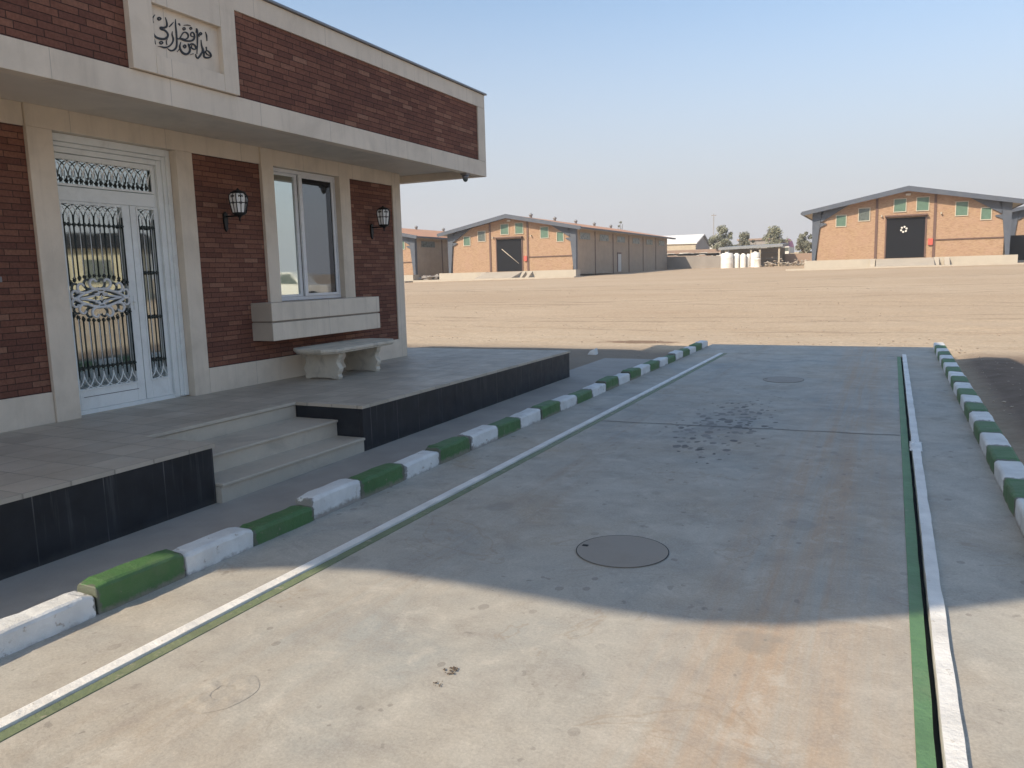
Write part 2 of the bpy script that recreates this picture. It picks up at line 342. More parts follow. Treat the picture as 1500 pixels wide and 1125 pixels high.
def dirt():
    m, t, b = newmat('yard_dirt'); n = N(t); c = n.coord(); x, y, z = n.sep(c)
    base, pale, brown = (.455, .345, .24), (.52, .41, .295), (.38, .275, .185)
    big = n.ramp(n.noise(n.mapping(c, sc=(.05, .11, 1)), 1., 6, .6, .4), .35, .68)
    col = n.mix(big, base, pale)
    col = n.mix(n.ramp(n.noise(n.mapping(c, sc=(.5, 1.5, 1), loc=(3, 1, 0)), 1, 9, .75, .8), .50, .74, 0, .6), col, brown)
    # wheel tracks sweeping across the yard
    wv = n.n('ShaderNodeTexWave'); n.link(n.mapping(c, sc=(.02, .16, 1), rot=(0, 0, .12)), wv.inputs[0])
    wv.inputs['Scale'].default_value = 1.; wv.inputs['Distortion'].default_value = 9; wv.inputs['Detail'].default_value = 4; wv.inputs['Detail Scale'].default_value = .5
    col = n.mix(n.ramp(wv.outputs['Fac'], .9, 1., 0, .12), col, (.36, .26, .18))
    edge = n.math('MULTIPLY', n.ramp(y, 26., 17.), n.ramp(n.noise(n.mapping(c, sc=(.6, 1.2, 1)), 1., 7, .7), .35, .6)); col = n.mix(n.math('MULTIPLY', edge, .6), col, (.56, .465, .345))
    wn_ = n.math('MULTIPLY', n.math('SUBTRACT', n.noise(c, .5, 4), .5), 1.2)
    for c0, c1, c2, wd, am in ((24., .10, .006, .16, .5), (25.7, .10, .006, .16, .5), (31., -.22, -.004, .2, .45), (32.9, -.22, -.004, .2, .45), (45., .05, .009, .3, .5), (47.2, .05, .009, .3, .5), (20.5, .02, .01, .13, .4), (60., .3, .002, .4, .45), (62.5, .3, .002, .4, .45), (38., .38, .0, .2, .4), (39.8, .38, .0, .2, .4)):
        yy = n.math('ADD', n.math('ADD', c0, n.math('MULTIPLY', x, c1)), n.math('MULTIPLY', n.math('MULTIPLY', x, x), c2))
        dd = n.math('ABSOLUTE', n.math('ADD', n.math('SUBTRACT', y, yy), wn_))
        k = n.math('MULTIPLY', n.ramp(dd, wd*1.6, wd*.6), n.ramp(n.noise(n.mapping(c, sc=(.4, .4, 1), loc=(c0, 0, 0)), 1., 5, .7), .40, .56, 0, am*1.5)); col = n.mix(k, col, (.33, .25, .175))
    px_ = n.math('DIVIDE', n.math('ADD', x, 5.2), 1.3); py_ = n.math('DIVIDE', n.math('SUBTRACT', y, 17.6), .5); pr = n.math('ADD', n.math('ADD', n.math('MULTIPLY', px_, px_), n.math('MULTIPLY', py_, py_)), n.math('MULTIPLY', n.noise(c, 3, 4), 1.2))
    col = n.mix(n.ramp(pr, 1.3, .9, 0, .8), col, (.20, .125, .08))
    g = n.ramp(n.noise(c, 9, 8, .75), .3, .7, .78, 1.18); col = n.mix(1., col, n.comb(g, g, g), 'MULTIPLY')
    sp = n.ramp(n.noise(c, 26, 3, .7), .62, .72, 0, .5); col = n.mix(sp, col, (.60, .52, .42))
    # dark earth right of the far kerb, and the greyer earth behind the terrace
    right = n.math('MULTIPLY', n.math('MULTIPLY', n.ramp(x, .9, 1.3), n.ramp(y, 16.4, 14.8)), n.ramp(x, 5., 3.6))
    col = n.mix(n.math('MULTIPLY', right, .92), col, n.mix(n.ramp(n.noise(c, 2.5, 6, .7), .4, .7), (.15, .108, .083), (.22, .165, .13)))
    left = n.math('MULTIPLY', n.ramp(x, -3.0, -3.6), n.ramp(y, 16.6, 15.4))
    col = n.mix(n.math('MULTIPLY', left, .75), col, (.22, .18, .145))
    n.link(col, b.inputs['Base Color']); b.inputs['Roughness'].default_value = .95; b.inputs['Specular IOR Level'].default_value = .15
    p = n.bump(n.noise(c, 18, 8, .75), .55, .03, b); n.bump(n.noise(n.mapping(c, sc=(.5, 1.3, 1)), 1.6, 8, .7), .45, .18, b, p)
    return m
M['dirt'] = dirt()

def tiles():
    m, t, b = newmat('terrace_tiles'); n = N(t); c = n.coord(); x, y, z = n.sep(c)
    s = .30
    fx = n.math('FRACT', n.math('DIVIDE', x, s)); fy = n.math('FRACT', n.math('DIVIDE', y, s))
    dd = n.math('MINIMUM', n.math('MINIMUM', fx, n.math('SUBTRACT', 1., fx)), n.math('MINIMUM', fy, n.math('SUBTRACT', 1., fy)))
    face = n.ramp(dd, .008, .025)
    w2 = n.n('ShaderNodeTexWhiteNoise', noise_dimensions='2D'); n.link(n.comb(n.math('FLOOR', n.math('DIVIDE', x, s)), n.math('FLOOR', n.math('DIVIDE', y, s))), w2.inputs['Vector'])
    k = n.ramp(w2.outputs[0], 0, 1, .88, 1.1)
    col = n.mix(n.ramp(n.noise(c, 2., 7, .65), .35, .7), (.42, .365, .295), (.52, .455, .375))
    col = n.mix(1., col, n.comb(k, k, k), 'MULTIPLY'); col = n.mix(face, (.33, .295, .245), col)
    n.link(col, b.inputs['Base Color'])
    n.val(b.inputs['Roughness'], n.ramp(n.noise(c, 6, 5), .3, .7, .38, .62))
    # fine relief on the outdoor tiles past the corner of the house
    rel = n.math('MULTIPLY', n.noise(n.mapping(c, sc=(13, 34, 1)), 1., 4), n.ramp(y, 8.6, 9.4, .15, 1.6))
    n.bump(n.math('ADD', n.math('MULTIPLY', face, .5), rel), .8, .012, b)
    return m
M['tiles'] = tiles()

def granite():
    m, t, b = newmat('black_stone_cladding'); n = N(t); c = n.coord(); x, y, z = n.sep(c)
    p = n.math('FRACT', n.math('DIVIDE', n.math('ADD', y, n.math('MULTIPLY', n.math('SUBTRACT', n.noise(n.mapping(c, sc=(0, .9, 0)), 1., 1), .5), .35)), .46))
    jd = n.math('MINIMUM', p, n.math('SUBTRACT', 1., p))
    j = n.ramp(jd, .010, .004)
    st = n.noise(n.mapping(c, sc=(1, 26, 1.2)), 1., 5, .65)
    streak = n.math('MULTIPLY', n.ramp(st, .56, .72), n.ramp(z, -.05, .42, .15, .8))
    col = n.mix(n.ramp(n.noise(c, 5, 6, .6), .3, .7), (.006, .008, .012), (.016, .019, .026))
    col = n.mix(n.math('MULTIPLY', streak, .4), col, (.20, .20, .20))
    col = n.mix(n.math('MULTIPLY', j, n.ramp(n.noise(c, 2.3, 2), .4, .6, .2, .8)), col, (.15, .15, .15))
    dust = n.ramp(n.math('ADD', z, n.math('MULTIPLY', n.noise(c, 9, 5), .10)), .06, -.03, 0, .4); col = n.mix(dust, col, (.12, .11, .10))
    n.link(col, b.inputs['Base Color']); n.val(b.inputs['Roughness'], n.ramp(n.noise(c, 7, 5), .3, .7, .28, .5))
    n.bump(n.noise(c, 30, 4), .12, .004, b)
    return m
M['granite'] = granite()

def mirror_glass(name, tint, metal, base):
    m, t, b = newmat(name); n = N(t); c = n.coord()
    f = n.n('ShaderNodeFresnel'); f.inputs[0].default_value = 1.5
    b.inputs['Base Color'].default_value = (*tint, 1); b.inputs['Metallic'].default_value = metal
    n.val(b.inputs['Roughness'], n.ramp(n.noise(c, 5, 4), .4, .7, .015, .05))
    b.inputs['Specular IOR Level'].default_value = .8
    n.bump(n.noise(c, 1.6, 2), .05, .01, b)
    return m
M['glass_mirror'] = mirror_glass('reflective_window_glass', (.56, .62, .60), .92, None)
M['glass_dark'] = mirror_glass('dark_window_glass', (.20, .215, .23), .8, None)
M['glass_black'] = mirror_glass('black_window_glass', (.035, .038, .045), .6, None)
M['glass_door'] = mirror_glass('door_glass', (.42, .45, .44), .9, None)

def leaf(name, c1, c2):
    m, t, b = newmat(name); n = N(t)
    a = n.ramp(n.noise(n.coord(), .9, 3), .35, .65)
    col = n.mix(a, c1, c2); n.link(col, b.inputs['Base Color']); b.inputs['Roughness'].default_value = .7
    return m
M['leaf'] = leaf('dusty_olive_leaves', (.17, .18, .12), (.30, .30, .21))
M['leaf2'] = leaf('grey_green_leaves', (.16, .165, .12), (.28, .275, .20))
M['leaf3'] = leaf('dark_green_leaves', (.03, .05, .02), (.07, .09, .035))
M['bark'] = surf('bark', (.12, .09, .065), .9, .2, 3, .3, 12)

# ------------------------------------------------------------------ terrain
def gz(x, y):
    """height of the yard: flat round the weighbridge, rising gently towards the stores"""
    t = max(0., y-16.); t = t*t/(t+4.) if t > 0 else 0.
    t = min(t, 190.)
    return -.03 + .0185*t*(1+.0045*max(-80., min(0., x)))
def axis_lines(lo, hi, n0, step0, grow):
    out = [n0]; s = step0
    while out[-1] < hi: out.append(out[-1]+s); s *= grow
    s = step0; lf = []; v = n0
    while v > lo: v -= s; s *= grow; lf.append(v)
    return sorted(lf)+out
xs = axis_lines(-420, 420, -1., .30, 1.055); ys = axis_lines(-60, 620, 17., .16, 1.035)
vs = []
for y in ys:
    for x in xs:
        z = gz(x, y)
        inside = (-4.6 < x < 1.3 and y < 17.3)
        if not inside:
            amp = .018 if y > 16 else .014
            z += amp*fbm(x*.9, y*.9)+(.05*fbm(x*.13, y*.3, 3)*min(1, (y-17)/6) if y > 17 else 0)
            if x > 1.3 and y < 17: z += .03
        else: z -= .03
        if x < -4.8 and 12 < y < 17: z += .02
        vs.append((x, y, z))
nx = len(xs); fs = [(j*nx+i, j*nx+i+1, (j+1)*nx+i+1, (j+1)*nx+i) for j in range(len(ys)-1) for i in range(nx-1)]
g = MB().add(vs, fs, True).build('ground', M['dirt']); g['kind'] = 'structure'

def stone(mb, c, r, rnd):
    ico = [(0,0,1),(.9,0,.3),(.28,.85,.3),(-.72,.53,.3),(-.72,-.53,.3),(.28,-.85,.3),(.0,0,-.6)]
    k = [1+rnd.uniform(-.35, .35) for _ in ico]; a = rnd.uniform(0, 6.28); ca, sa = math.cos(a), math.sin(a); e = rnd.uniform(.5, .8)
    v = []
    for (x, y, z), q in zip(ico, k):
        x, y = x*ca-y*sa, x*sa+y*ca; v.append((c[0]+x*r*q, c[1]+y*r*q, c[2]+z*r*q*e))
    mb.add(v, [(0,1,2),(0,2,3),(0,3,4),(0,4,5),(0,5,1),(6,2,1),(6,3,2),(6,4,3),(6,5,4),(6,1,5)])
rnd = random.Random(3); mb = MB()
n_ = 0
while n_ < 4200:
    y = 16.4+rnd.random()**2.2*45; x = rnd.uniform(-.95, .45)*(y+6)
    if y < 17.3 and x < .7 and x > -3.6: continue
    if x < 1 and y < 16.9: continue
    if fbm(x*.35, y*.8, 9) < rnd.uniform(-.5, .45): continue
    r = .008+.016*rnd.random()**4*(1+y/40)+.003*y/20
    stone(mb, (x, y, gz(x, y)+r*.15), r, rnd); n_ += 1
for _ in range(500):
    x = rnd.uniform(1.1, 4); y = rnd.uniform(4, 16); r = .006+.02*rnd.random()**4; stone(mb, (x, y, .0+r*.2), r, rnd)
for _ in range(260):
    x = rnd.uniform(-12, -3.8); y = rnd.uniform(13.6, 16.4); r = .006+.02*rnd.random()**4; stone(mb, (x, y, -.02+r*.2), r, rnd)
gr = mb.build('gravel', M['stone_rock']); tag(gr, 'loose pale gravel scattered over the dirt yard', 'gravel', kind='stuff')

def slab(name, x0, x1, y0, y1, z, mat, z1=None, depth=.12, cutx=None):
    mb = MB(); z1 = z if z1 is None else z1
    mb.add([(x0,y0,z),(x1,y0,z),(x1,y1,z1),(x0,y1,z1),(x0,y0,z-depth),(x1,y0,z-depth),(x1,y1,z1-depth),(x0,y1,z1-depth)],
           [(0,1,2,3),(4,7,6,5),(0,4,5,1),(1,5,6,2),(2,6,7,3),(3,7,4,0)])
    o = mb.build(name, mat); o['kind'] = 'structure'; return o
# weighbridge deck, its shoulders and the apron at the far end
slab('road', -2.80, .128, -6, 15.24, 0, M['concrete'])
slab('road_shoulder_left', -3.46, -2.930, -6, 15.24, .002, M['concrete'])
slab('road_shoulder_right', .272, .80, -6, 15.24, .002, M['concrete'])
slab('road_apron', -3.46, .80, 15.256, 17.05, .003, M['concrete'])
for a in (-3.46,): pass
slab('road_joint', -3.44, .78, 15.232, 15.264, -.012, M['joint'], depth=.05)
slab('path', -4.75, -3.58, -6, 13.7, -.10, M['strip'], .03)
# joint cut across the deck
jb = MB()
pts = [(-2.8+i*.146, 7.93+.008*i+.012*math.sin(i*1.7)) for i in range(21)]
for (a, b), (c, d) in zip(pts, pts[1:]):
    jb.add([(a, b-.008, .004), (c, d-.008, .004), (c, d+.008, .004), (a, b+.008, .004)], [(0,1,2,3)])
jo = jb.build('expansion_joint', M['joint']); jo['kind'] = 'structure'
# edge lines: green paint, dark slot, raised white rail
def rough_strip(name, x0, x1, y0, y1, z0, z1, mat, jit=.003, step=.11, seed=0, label=None):
    n = int((y1-y0)/step); vs = []; 
    for i in range(n+1):
        y = y0+(y1-y0)*i/n
        a = jit*fbm(y*2.3, seed); b = jit*fbm(y*2.7, seed+5); h = jit*.5*fbm(y*3, seed+9)
        vs += [(x0+a, y, z0), (x0+a, y, z1+h), (x1+b, y, z1-h), (x1+b, y, z0)]
    fs = [(0,1,2,3), (4*n+3, 4*n+2, 4*n+1, 4*n)]
    for i in range(n):
        for k in range(3): fs.append((4*i+k, 4*i+4+k, 4*i+5+k, 4*i+1+k))
    o = MB().add(vs, fs).build(name, mat)
    return o
o = rough_strip('green_line', -2.860, -2.80, -6, 15.2, -.04, .004, M['line_green'], .002, seed=1); o['kind'] = 'structure'
o = rough_strip('green_line', .128, .186, -6, 15.2, -.04, .004, M['line_green_r'], .003, seed=2); o['kind'] = 'structure'
o = slab('slot_floor', -2.885, -2.86, -6, 15.2, -.025, M['gap'], depth=.02)
o = slab('slot_floor', .180, .225, -6, 15.2, -.05, M['gap'], depth=.02)
r1 = rough_strip('edge_rail', -2.934, -2.870, -6, 15.18, -.06, .014, M['line_white'], .003, seed=3)
tag(r1, 'white-painted concrete edge rail on the side of the weighbridge nearest the gatehouse', 'edge rail', 'white rails along the weighbridge')
r2 = rough_strip('edge_rail', .210, .272, -6, 15.38, -.06, .030, M['line_white'], .005, seed=4)
tag(r2, 'wider white-painted edge rail beside the bright green line, chipped where it is patched', 'edge rail', 'white rails along the weighbridge')
mb = MB(); vs = []
for j in range(13):
    for i in range(8):
        u, v = i/7*2-1, j/12*2-1; h = max(0, (1-u**4)*(1-v**4))
        vs.append((.24+u*.048+.008*fbm(u*2, v*2, 4), 7.55+v*.2, .022+.014*h+.012*h*fbm(u*4, v*7, 2)))
mb.add(vs, [(j*8+i, j*8+i+1, j*8+i+9, j*8+i+8) for j in range(12) for i in range(7)])
tag(mb.build('mortar_patch', M['line_white']), 'lumpy white mortar patch on the right-hand edge rail', 'mortar patch')

# manhole covers
def manhole(cx, cy, rx, ry, label):
    t = thing('manhole_cover', label, 'manhole cover', (cx, cy, 0), 0, 'round manhole covers in the lane')
    a = [(math.cos(q)*rx, math.sin(q)*ry) for q in [2*math.pi*k/56 for k in range(56)]]
    MB().prism([(x*1.0, y*1.0, -.03) for x, y in a], (0, 0, .035)).build('plate', M['manhole'], t)
    MB().box(-rx*.93, -rx*.80, -.012, .012, .0052, .0072).build('lifting_slot', M['gap'], t)
    vs = [(x*s, y*s, .0045+.0005*j) for j, s in enumerate((.99, 1.02)) for x, y in a]; n = len(a)
    MB().add(vs, [(i, (i+1) % n, n+(i+1) % n, n+i) for i in range(n)]).build('rim', M['gap'], t)
manhole(-1.35, 4.165, .262, .262, 'large round dull steel manhole cover near the edge of the shade')
manhole(-1.36, 11.73, .275, .32, 'far round manhole cover, small and grey beyond the damp patch')
def cement_ring(cx, cy, r0, seed, lab):
    vs = []; A_ = 40; prof = ((-.06, .001), (-.02, .004), (0, .006), (.02, .0035), (.06, .0008))
    for k in range(A_):
        q = 2*math.pi*k/A_; rr = r0*(1+.14*fbm(math.cos(q)*1.5, math.sin(q)*1.5, seed)); hk = max(.1, .6+.7*fbm(math.cos(q)*2, math.sin(q)*2, seed+3))
        for d, h in prof: vs.append((cx+(rr+d*r0/.12)*math.cos(q), cy+(rr+d*r0/.12)*math.sin(q)*1.15, h*hk+.001))
    n5 = len(prof); fs = [(k*n5+j, ((k+1) % A_)*n5+j, ((k+1) % A_)*n5+j+1, k*n5+j+1) for k in range(A_) for j in range(n5-1)]
    return tag(MB().add(vs, fs, True).build('cement_ring', M['concrete']), lab, 'cement ring')
cement_ring(-2.32, 2.08, .085, 3, 'raised rough ring of cement on the sunlit concrete near the rail')
# broken patches and debris on the lane
def crumbs(name, c, rad, k, rs, label, mat, seed):
    mb = MB(); r_ = random.Random(seed)
    for _ in range(k):
        q = r_.uniform(0, 6.28); d = rad*math.sqrt(r_.random()); r = r_.uniform(*rs)
        stone(mb, (c[0]+d*math.cos(q)*.8, c[1]+d*math.sin(q), .004+r*.2), r, r_)
    return tag(mb.build(name, mat), label, 'debris')
crumbs('debris', (-1.57, 2.57), .035, 26, (.003, .008), 'little pile of brown grit on the sunlit concrete', M['bark'], 1)
crumbs('debris', (-1.56, 2.46), .025, 14, (.002, .005), 'second smaller sprinkle of grit just below the brown pile', M['bark'], 2)

lt = at(898, 520, 15.9); mb = MB(); mb.prism([(lt.x-.10, 14.6, -.01), (lt.x+.09, 14.55, -.01), (lt.x+.03, 14.66, .10), (lt.x-.05, 14.62, .06)], (.02, .10, .01))
tag(mb.build('litter', M['whitewall']), 'crumpled white scrap lying on the shaded earth past the terrace', 'litter')
# ------------------------------------------------------------------ kerbs
def kerb_block(x0, x1, y0, y1, z0, z1, mat, seed):
    """hand-painted kerb stone with worn, rounded arrises"""
    w_ = x1-x0; h = z1-z0; c = .022
    prof = [(0, 0), (0, h-c), (c*.35, h-c*.35), (c, h), (w_-c, h), (w_-c*.35, h-c*.35), (w_, h-c), (w_, 0)]
    n = 9; vs = []
    ymid = (y0+y1)/2
    for i in range(n+1):
        t = i/n; y = y0+(y1-y0)*t; inset = .012 if i in (0, n) else 0.
        for px, pz in prof:
            e_ = .012 if i in (0, 1, n-1, n) else .005
            jx = e_*fbm(y*9, px*19+seed, pz*19); jz = e_*fbm(y*8+3, px*14, seed*1.7)
            sx = (px-w_/2)*(1-inset*5)+w_/2; sz = pz*(1-inset*4)
            vs.append((x0+sx+jx, y+ (.006*fbm(px*20, pz*20, seed+i) if i in (0, n) else 0)-ymid, z0+sz+jz))
    k = len(prof); fs = [list(range(k)), [n*k+i for i in range(k)][::-1]]
    for i in range(n):
        for j in range(k-1): fs.append((i*k+j, (i+1)*k+j, (i+1)*k+j+1, i*k+j+1))
    o = MB().add(vs, fs).build('kerb_stone', mat, None, .004, 1); o.location = (.004*fbm(seed*3.1, 1), ymid, .005*fbm(seed*2.3, 7)); o.rotation_euler = (R(.5*fbm(seed*1.9, 3)), R(.8*fbm(seed*5.1, 2)), R(.5*fbm(seed*4.3, 5))); return o
ORD = ['first', 'second', 'third', 'fourth', 'fifth', 'sixth', 'seventh', 'eighth', 'ninth', 'tenth', 'eleventh', 'twelfth', 'thirteenth', 'fourteenth', 'fifteenth',
       'sixteenth', 'seventeenth', 'eighteenth', 'nineteenth', 'twentieth', 'twenty-first', 'twenty-second', 'twenty-third', 'twenty-fourth', 'twenty-fifth', 'twenty-sixth', 'twenty-seventh', 'twenty-eighth', 'twenty-ninth', 'thirtieth']
bnd = [1.32, 1.85, 2.37, 2.90, 3.40, 3.96, 4.49, 5.06, 5.61]
while bnd[-1] < 16.0: bnd.append(bnd[-1]+.545)
for i in range(len(bnd)-1):
    white = (i % 2 == 1) if i else False
    if i == 0: white = True
    colr = 'white' if (i in (0, 1) or i % 2 == 1) else 'green'
    if i == 0: colr = 'white'
    zt = .135 if colr == 'white' else .13
    if i == 2: zt = .142
    o = kerb_block(-3.60, -3.44, bnd[i]+.002, bnd[i+1]-.002, -.09, zt, M['kerb_'+colr], i)
    tag(o, '%s-painted kerb stone, %s from the camera in the row beside the gatehouse' % (colr, ORD[i]), 'kerb stone', 'painted kerb stones on the gatehouse side')
y = 16.72; k = 0; rb = []
while y > 2.2:
    rb.append((y-.553, y, 'white' if k % 2 == 0 else 'green')); y -= .553; k += 1
rb = rb[::-1]
for i, (a, b, colr) in enumerate(rb):
    o = kerb_block(.745, .925, a+.002, b-.002, -.06, .128, M['kerb_'+colr], 60+i)
    tag(o, '%s-painted kerb stone, %s from the far end of the right-hand row by the dark soil' % (colr, ORD[len(rb)-1-i]), 'kerb stone', 'painted kerb stones on the right-hand side')

# ------------------------------------------------------------------ terrace with steps
terr = thing('terrace', 'raised tiled terrace with black stone facing and cream steps before the gatehouse', 'terrace')
FX = -4.44; ZT = .42; RX = -5.26; Y0s, Y1s = 4.14, 5.88
deck = [(-4.50, -5), (FX-.05, Y0s), (RX, Y0s), (RX, Y1s), (FX, Y1s), (FX, 11.2), (-12.5, 11.2), (-12.5, -5)]
mb = MB(); mb.prism([(x, y, ZT-.03) for x, y in deck], (0, 0, .03))
tt = mb.build('floor_tiles', M['tiles'], terr)
mb = MB(); inn = .014
mb.prism([(-4.50-inn, -5, -.16), (FX-.05-inn, Y0s-inn, -.16), (FX-.05-inn, Y0s-inn, ZT-.032), (-4.50-inn, -5, ZT-.032)], (-.05, 0, 0))
mb.box(RX, FX-.05-inn-.05, Y0s-inn-.05, Y0s-inn, -.16, ZT-.032)
mb.box(RX+.002, FX-inn-.05, Y1s+inn, Y1s+inn+.05, -.16, ZT-.032)
mb.box(FX-inn-.05, FX-inn, Y1s+inn, 11.2-inn, -.16, ZT-.032)
mb.box(-12.4, FX-inn-.05, 11.2-inn-.05, 11.2-inn, -.16, ZT-.032)
mb.build('black_cladding', M['granite'], terr, .003, 1)
mb = MB(); mb.box(RX-.4, RX, Y0s-inn, Y1s+inn, -.16, ZT-.034)
mb.build('riser', M['step'], terr)
for zt, nose, lab in ((.27, -4.74, None), (.115, -4.43, None)):
    s = MB().box(RX+.001, nose-.02, Y0s-inn+.003, Y1s+inn-.003, -.16, zt-.025).build('step', M['step'], terr)
    MB().box(RX+.001, nose, Y0s-inn+.003, Y1s+inn-.003, zt-.0235, zt)  .build('tread', M['step'], s, .006, 2)
MB().box(RX-.012, RX+.018, Y0s-inn, Y1s+inn, ZT-.028, ZT+.001).build('nosing', M['step'], terr, .004, 2)

# ------------------------------------------------------------------ gatehouse
house = thing('gatehouse', 'flat-roofed gatehouse of dark red brick and cream stone with a deep overhanging parapet', 'building', (0, 0, 0), -TH)
XW, XF = -6.52, -5.27
def hb(name, boxes, mat, parent=None, bevel=.004):
    mb = MB()
    for b in boxes: mb.box(*b)
    return mb.build(name, mat, parent or house, bevel, 2)
ZF = .40
# walls (cream stone)
wall = hb('wall', [(XW-.30, XW, 9.92, 10.13, ZF, 3.14), (-12, XW-.302, 9.90, 10.128, ZF, 3.14), (-12, -11.8, -.1, 9.9, ZF, 3.14),
     (XW-.30, XW, 8.862, 9.918, 2.95, 3.14), (XW-.30, XW, 4.432, 7.188, 2.95, 3.14)], M['stone'])
hb('wall', [(-11.8, XW-.302, -.1, .1, ZF, 3.14)], M['stone'])
hb('lintel', [(XW-.30, XW-.018, -.1, 4.428, 2.95, 3.14)], M['stone'])
hb('plinth', [(XW-.30, XW-.018, -.1, 4.428, ZF, .69)], M['stone'])
hb('plinth', [(XW-.30, XW+.002, 6.192, 9.918, ZF, .69)], M['stone'])
hb('pillar', [(XW-.30, XW+.002, 4.43, 4.66, ZF, 2.949)], M['stone'])
hb('pillar', [(XW-.30, XW+.002, 5.98, 6.19, ZF, 2.949)], M['stone'])
hb('brick_panel', [(XW-.30, XW-.035, -.1, 4.428, .69, 2.95)], M['brick'], bevel=0)
hb('brick_panel', [(XW-.30, XW-.018, 6.192, 7.186, .69, 2.95)], M['brick'], bevel=0)
hb('brick_panel', [(XW-.30, XW-.018, 7.186, 8.858, .69, 1.36)], M['brick'], bevel=0)
hb('brick_panel', [(XW-.30, XW-.018, 8.858, 9.918, .69, 2.95)], M['brick'], bevel=0)
hb('window_surround', [(XW-.30, XW+.022, 7.188, 7.385, 1.35, 3.138), (XW-.30, XW+.022, 8.638, 8.860, 1.35, 3.138), (XW-.30, XW+.020, 7.386, 8.637, 2.95, 3.137)], M['stone'])
sb = hb('sill_box', [(XW-.05, XW+.285, 6.90, 9.03, 1.150, 1.358), (XW-.05, XW+.285, 6.90, 9.03, .925, 1.128)], M['stone'], bevel=.005)
hb('groove', [(XW-.05, XW+.270, 6.915, 9.015, 1.128, 1.150)], M['sill_joint'], sb, 0)
# roof, parapet and soffit
hb('soffit', [(-12.2, XF-.12, -.5, 10.38, 3.14, 3.18)], M['soffit'], bevel=0)
hb('parapet', [(XF-.12, XF, -.5, 10.53, 3.04, 3.252), (XF-.12, XF, -.5, 10.53, 4.0, 4.19), (XF-.12, XF, 10.312, 10.53, 3.254, 3.998),
   (-12.2, XF-.121, 10.40, 10.53, 3.04, 4.19)], M['stone'], bevel=.003)
hb('parapet_brick_panel', [(XF-.118, XF-.018, -.49, 4.47, 3.253, 3.999)], M['brick'], bevel=0)
hb('parapet_brick_panel', [(XF-.118, XF-.018, 5.585, 10.311, 3.253, 3.999)], M['brick'], bevel=0)
hb('roof', [(-12.2, XF-.121, -.5, 10.399, 3.9, 4.05)], M['soffit'], bevel=0)
hb('roof_flashing', [(XF-.13, XF+.03, -.53, 10.56, 4.192, 4.215), (-12.2, XF-.13, 10.36, 10.56, 4.192, 4.215)], M['alu'], bevel=.003)
# inscription plaque
NX = XF-.012
pq = hb('plaque', [(XF-.10, XF+.035, 4.472, 4.69, 3.257, 4.188), (XF-.10, XF+.035, 5.41, 5.583, 3.257, 4.188),
    (XF-.10, XF+.035, 4.692, 5.408, 3.257, 3.40), (XF-.10, XF+.035, 4.692, 5.408, 3.795, 4.188), (XF-.10, NX, 4.688, 5.412, 3.398, 3.797)], M['stone'], bevel=.003)
ink = surf('black_lettering', (.012, .012, .014), .5, .1, 10, 0, 1)
strokes = [ # traced handwriting: points and widths in pixels of an 11.25x enlargement of the plaque
 ([(365,195),(385,260),(392,320),(378,352),(330,368),(285,362),(300,395),(360,412),(405,465),(398,520),(350,550),(280,548),(210,520),(165,460),(142,390),(145,320),(175,268)], [6,18,26,30,34,26,22,26,24,30,34,34,28,22,18,14,4]),
 ([(195,150),(163,195),(155,235),(165,275)], [4,16,18,6]), ([(236,214),(262,196),(292,216),(264,240),(236,214)], [20]*5),
 ([(268,612),(296,592),(324,612),(296,636),(268,612)], [18]*5), ([(176,545),(192,590),(208,640)], [18,14,4]),
 ([(245,670),(300,680),(350,692),(400,685),(450,655),(488,600),(497,545),(478,480),(482,425)], [4,18,28,24,20,20,22,16,4]),
 ([(400,545),(385,600),(395,650)], [4,12,8]),
 ([(533,225),(537,330),(548,450),(556,600),(548,685),(505,735),(450,742),(400,705)], [5,18,22,22,24,26,22,4]),
 ([(430,352),(465,315),(502,272)], [12,18,4]), ([(582,298),(600,310),(612,335)], [20,18,6]), ([(672,326),(730,322),(782,332)], [8,14,6]),
 ([(652,382),(674,362),(696,384),(675,404),(652,382)], [14]*5), ([(768,376),(786,356),(804,378),(786,396),(768,376)], [12]*5),
 ([(560,545),(600,548),(628,500),(665,448),(705,442),(742,480),(738,530),(690,556),(625,535)], [18,20,12,16,18,20,18,18,8]),
 ([(600,545),(680,575),(760,585),(820,570),(848,525),(842,470),(812,440),(786,465),(796,505),(842,515)], [12,26,28,26,22,18,18,16,14,12]),
 ([(880,375),(893,430),(896,600),(888,800)], [14,24,18,6]), ([(925,465),(946,445),(966,466),(946,486),(925,465)], [16]*5), ([(918,472),(926,520)], [10,4]),
 ([(955,565),(965,660),(985,740),(955,800),(905,868),(866,838)], [6,18,24,24,26,6]),
 ([(1028,435),(1048,500),(1052,585)], [6,16,6]),
 ([(985,690),(1003,770),(1008,845),(1070,862),(1118,835),(1105,785),(1060,745),(1030,760),(1050,800),(1095,825)], [8,20,24,24,24,20,16,14,14,12]), ([(1040,680),(1048,745)], [16,10]),
 ([(622,600),(606,680),(640,765),(700,802),(755,780),(775,720),(752,655),(742,625)], [4,18,26,32,28,24,18,6]), ([(662,672),(686,648),(706,672),(688,700),(662,672)], [16]*5),
 ([(745,668),(795,632),(845,648),(872,700),(840,722),(795,690),(808,648)], [14,20,22,20,18,16,8]), ([(560,765),(600,718)], [4,10]), ([(775,812),(830,795)], [4,12]), ([(880,390),(870,450)], [10,3]), ([(865,800),(880,850)], [6,14])]
mb = MB()
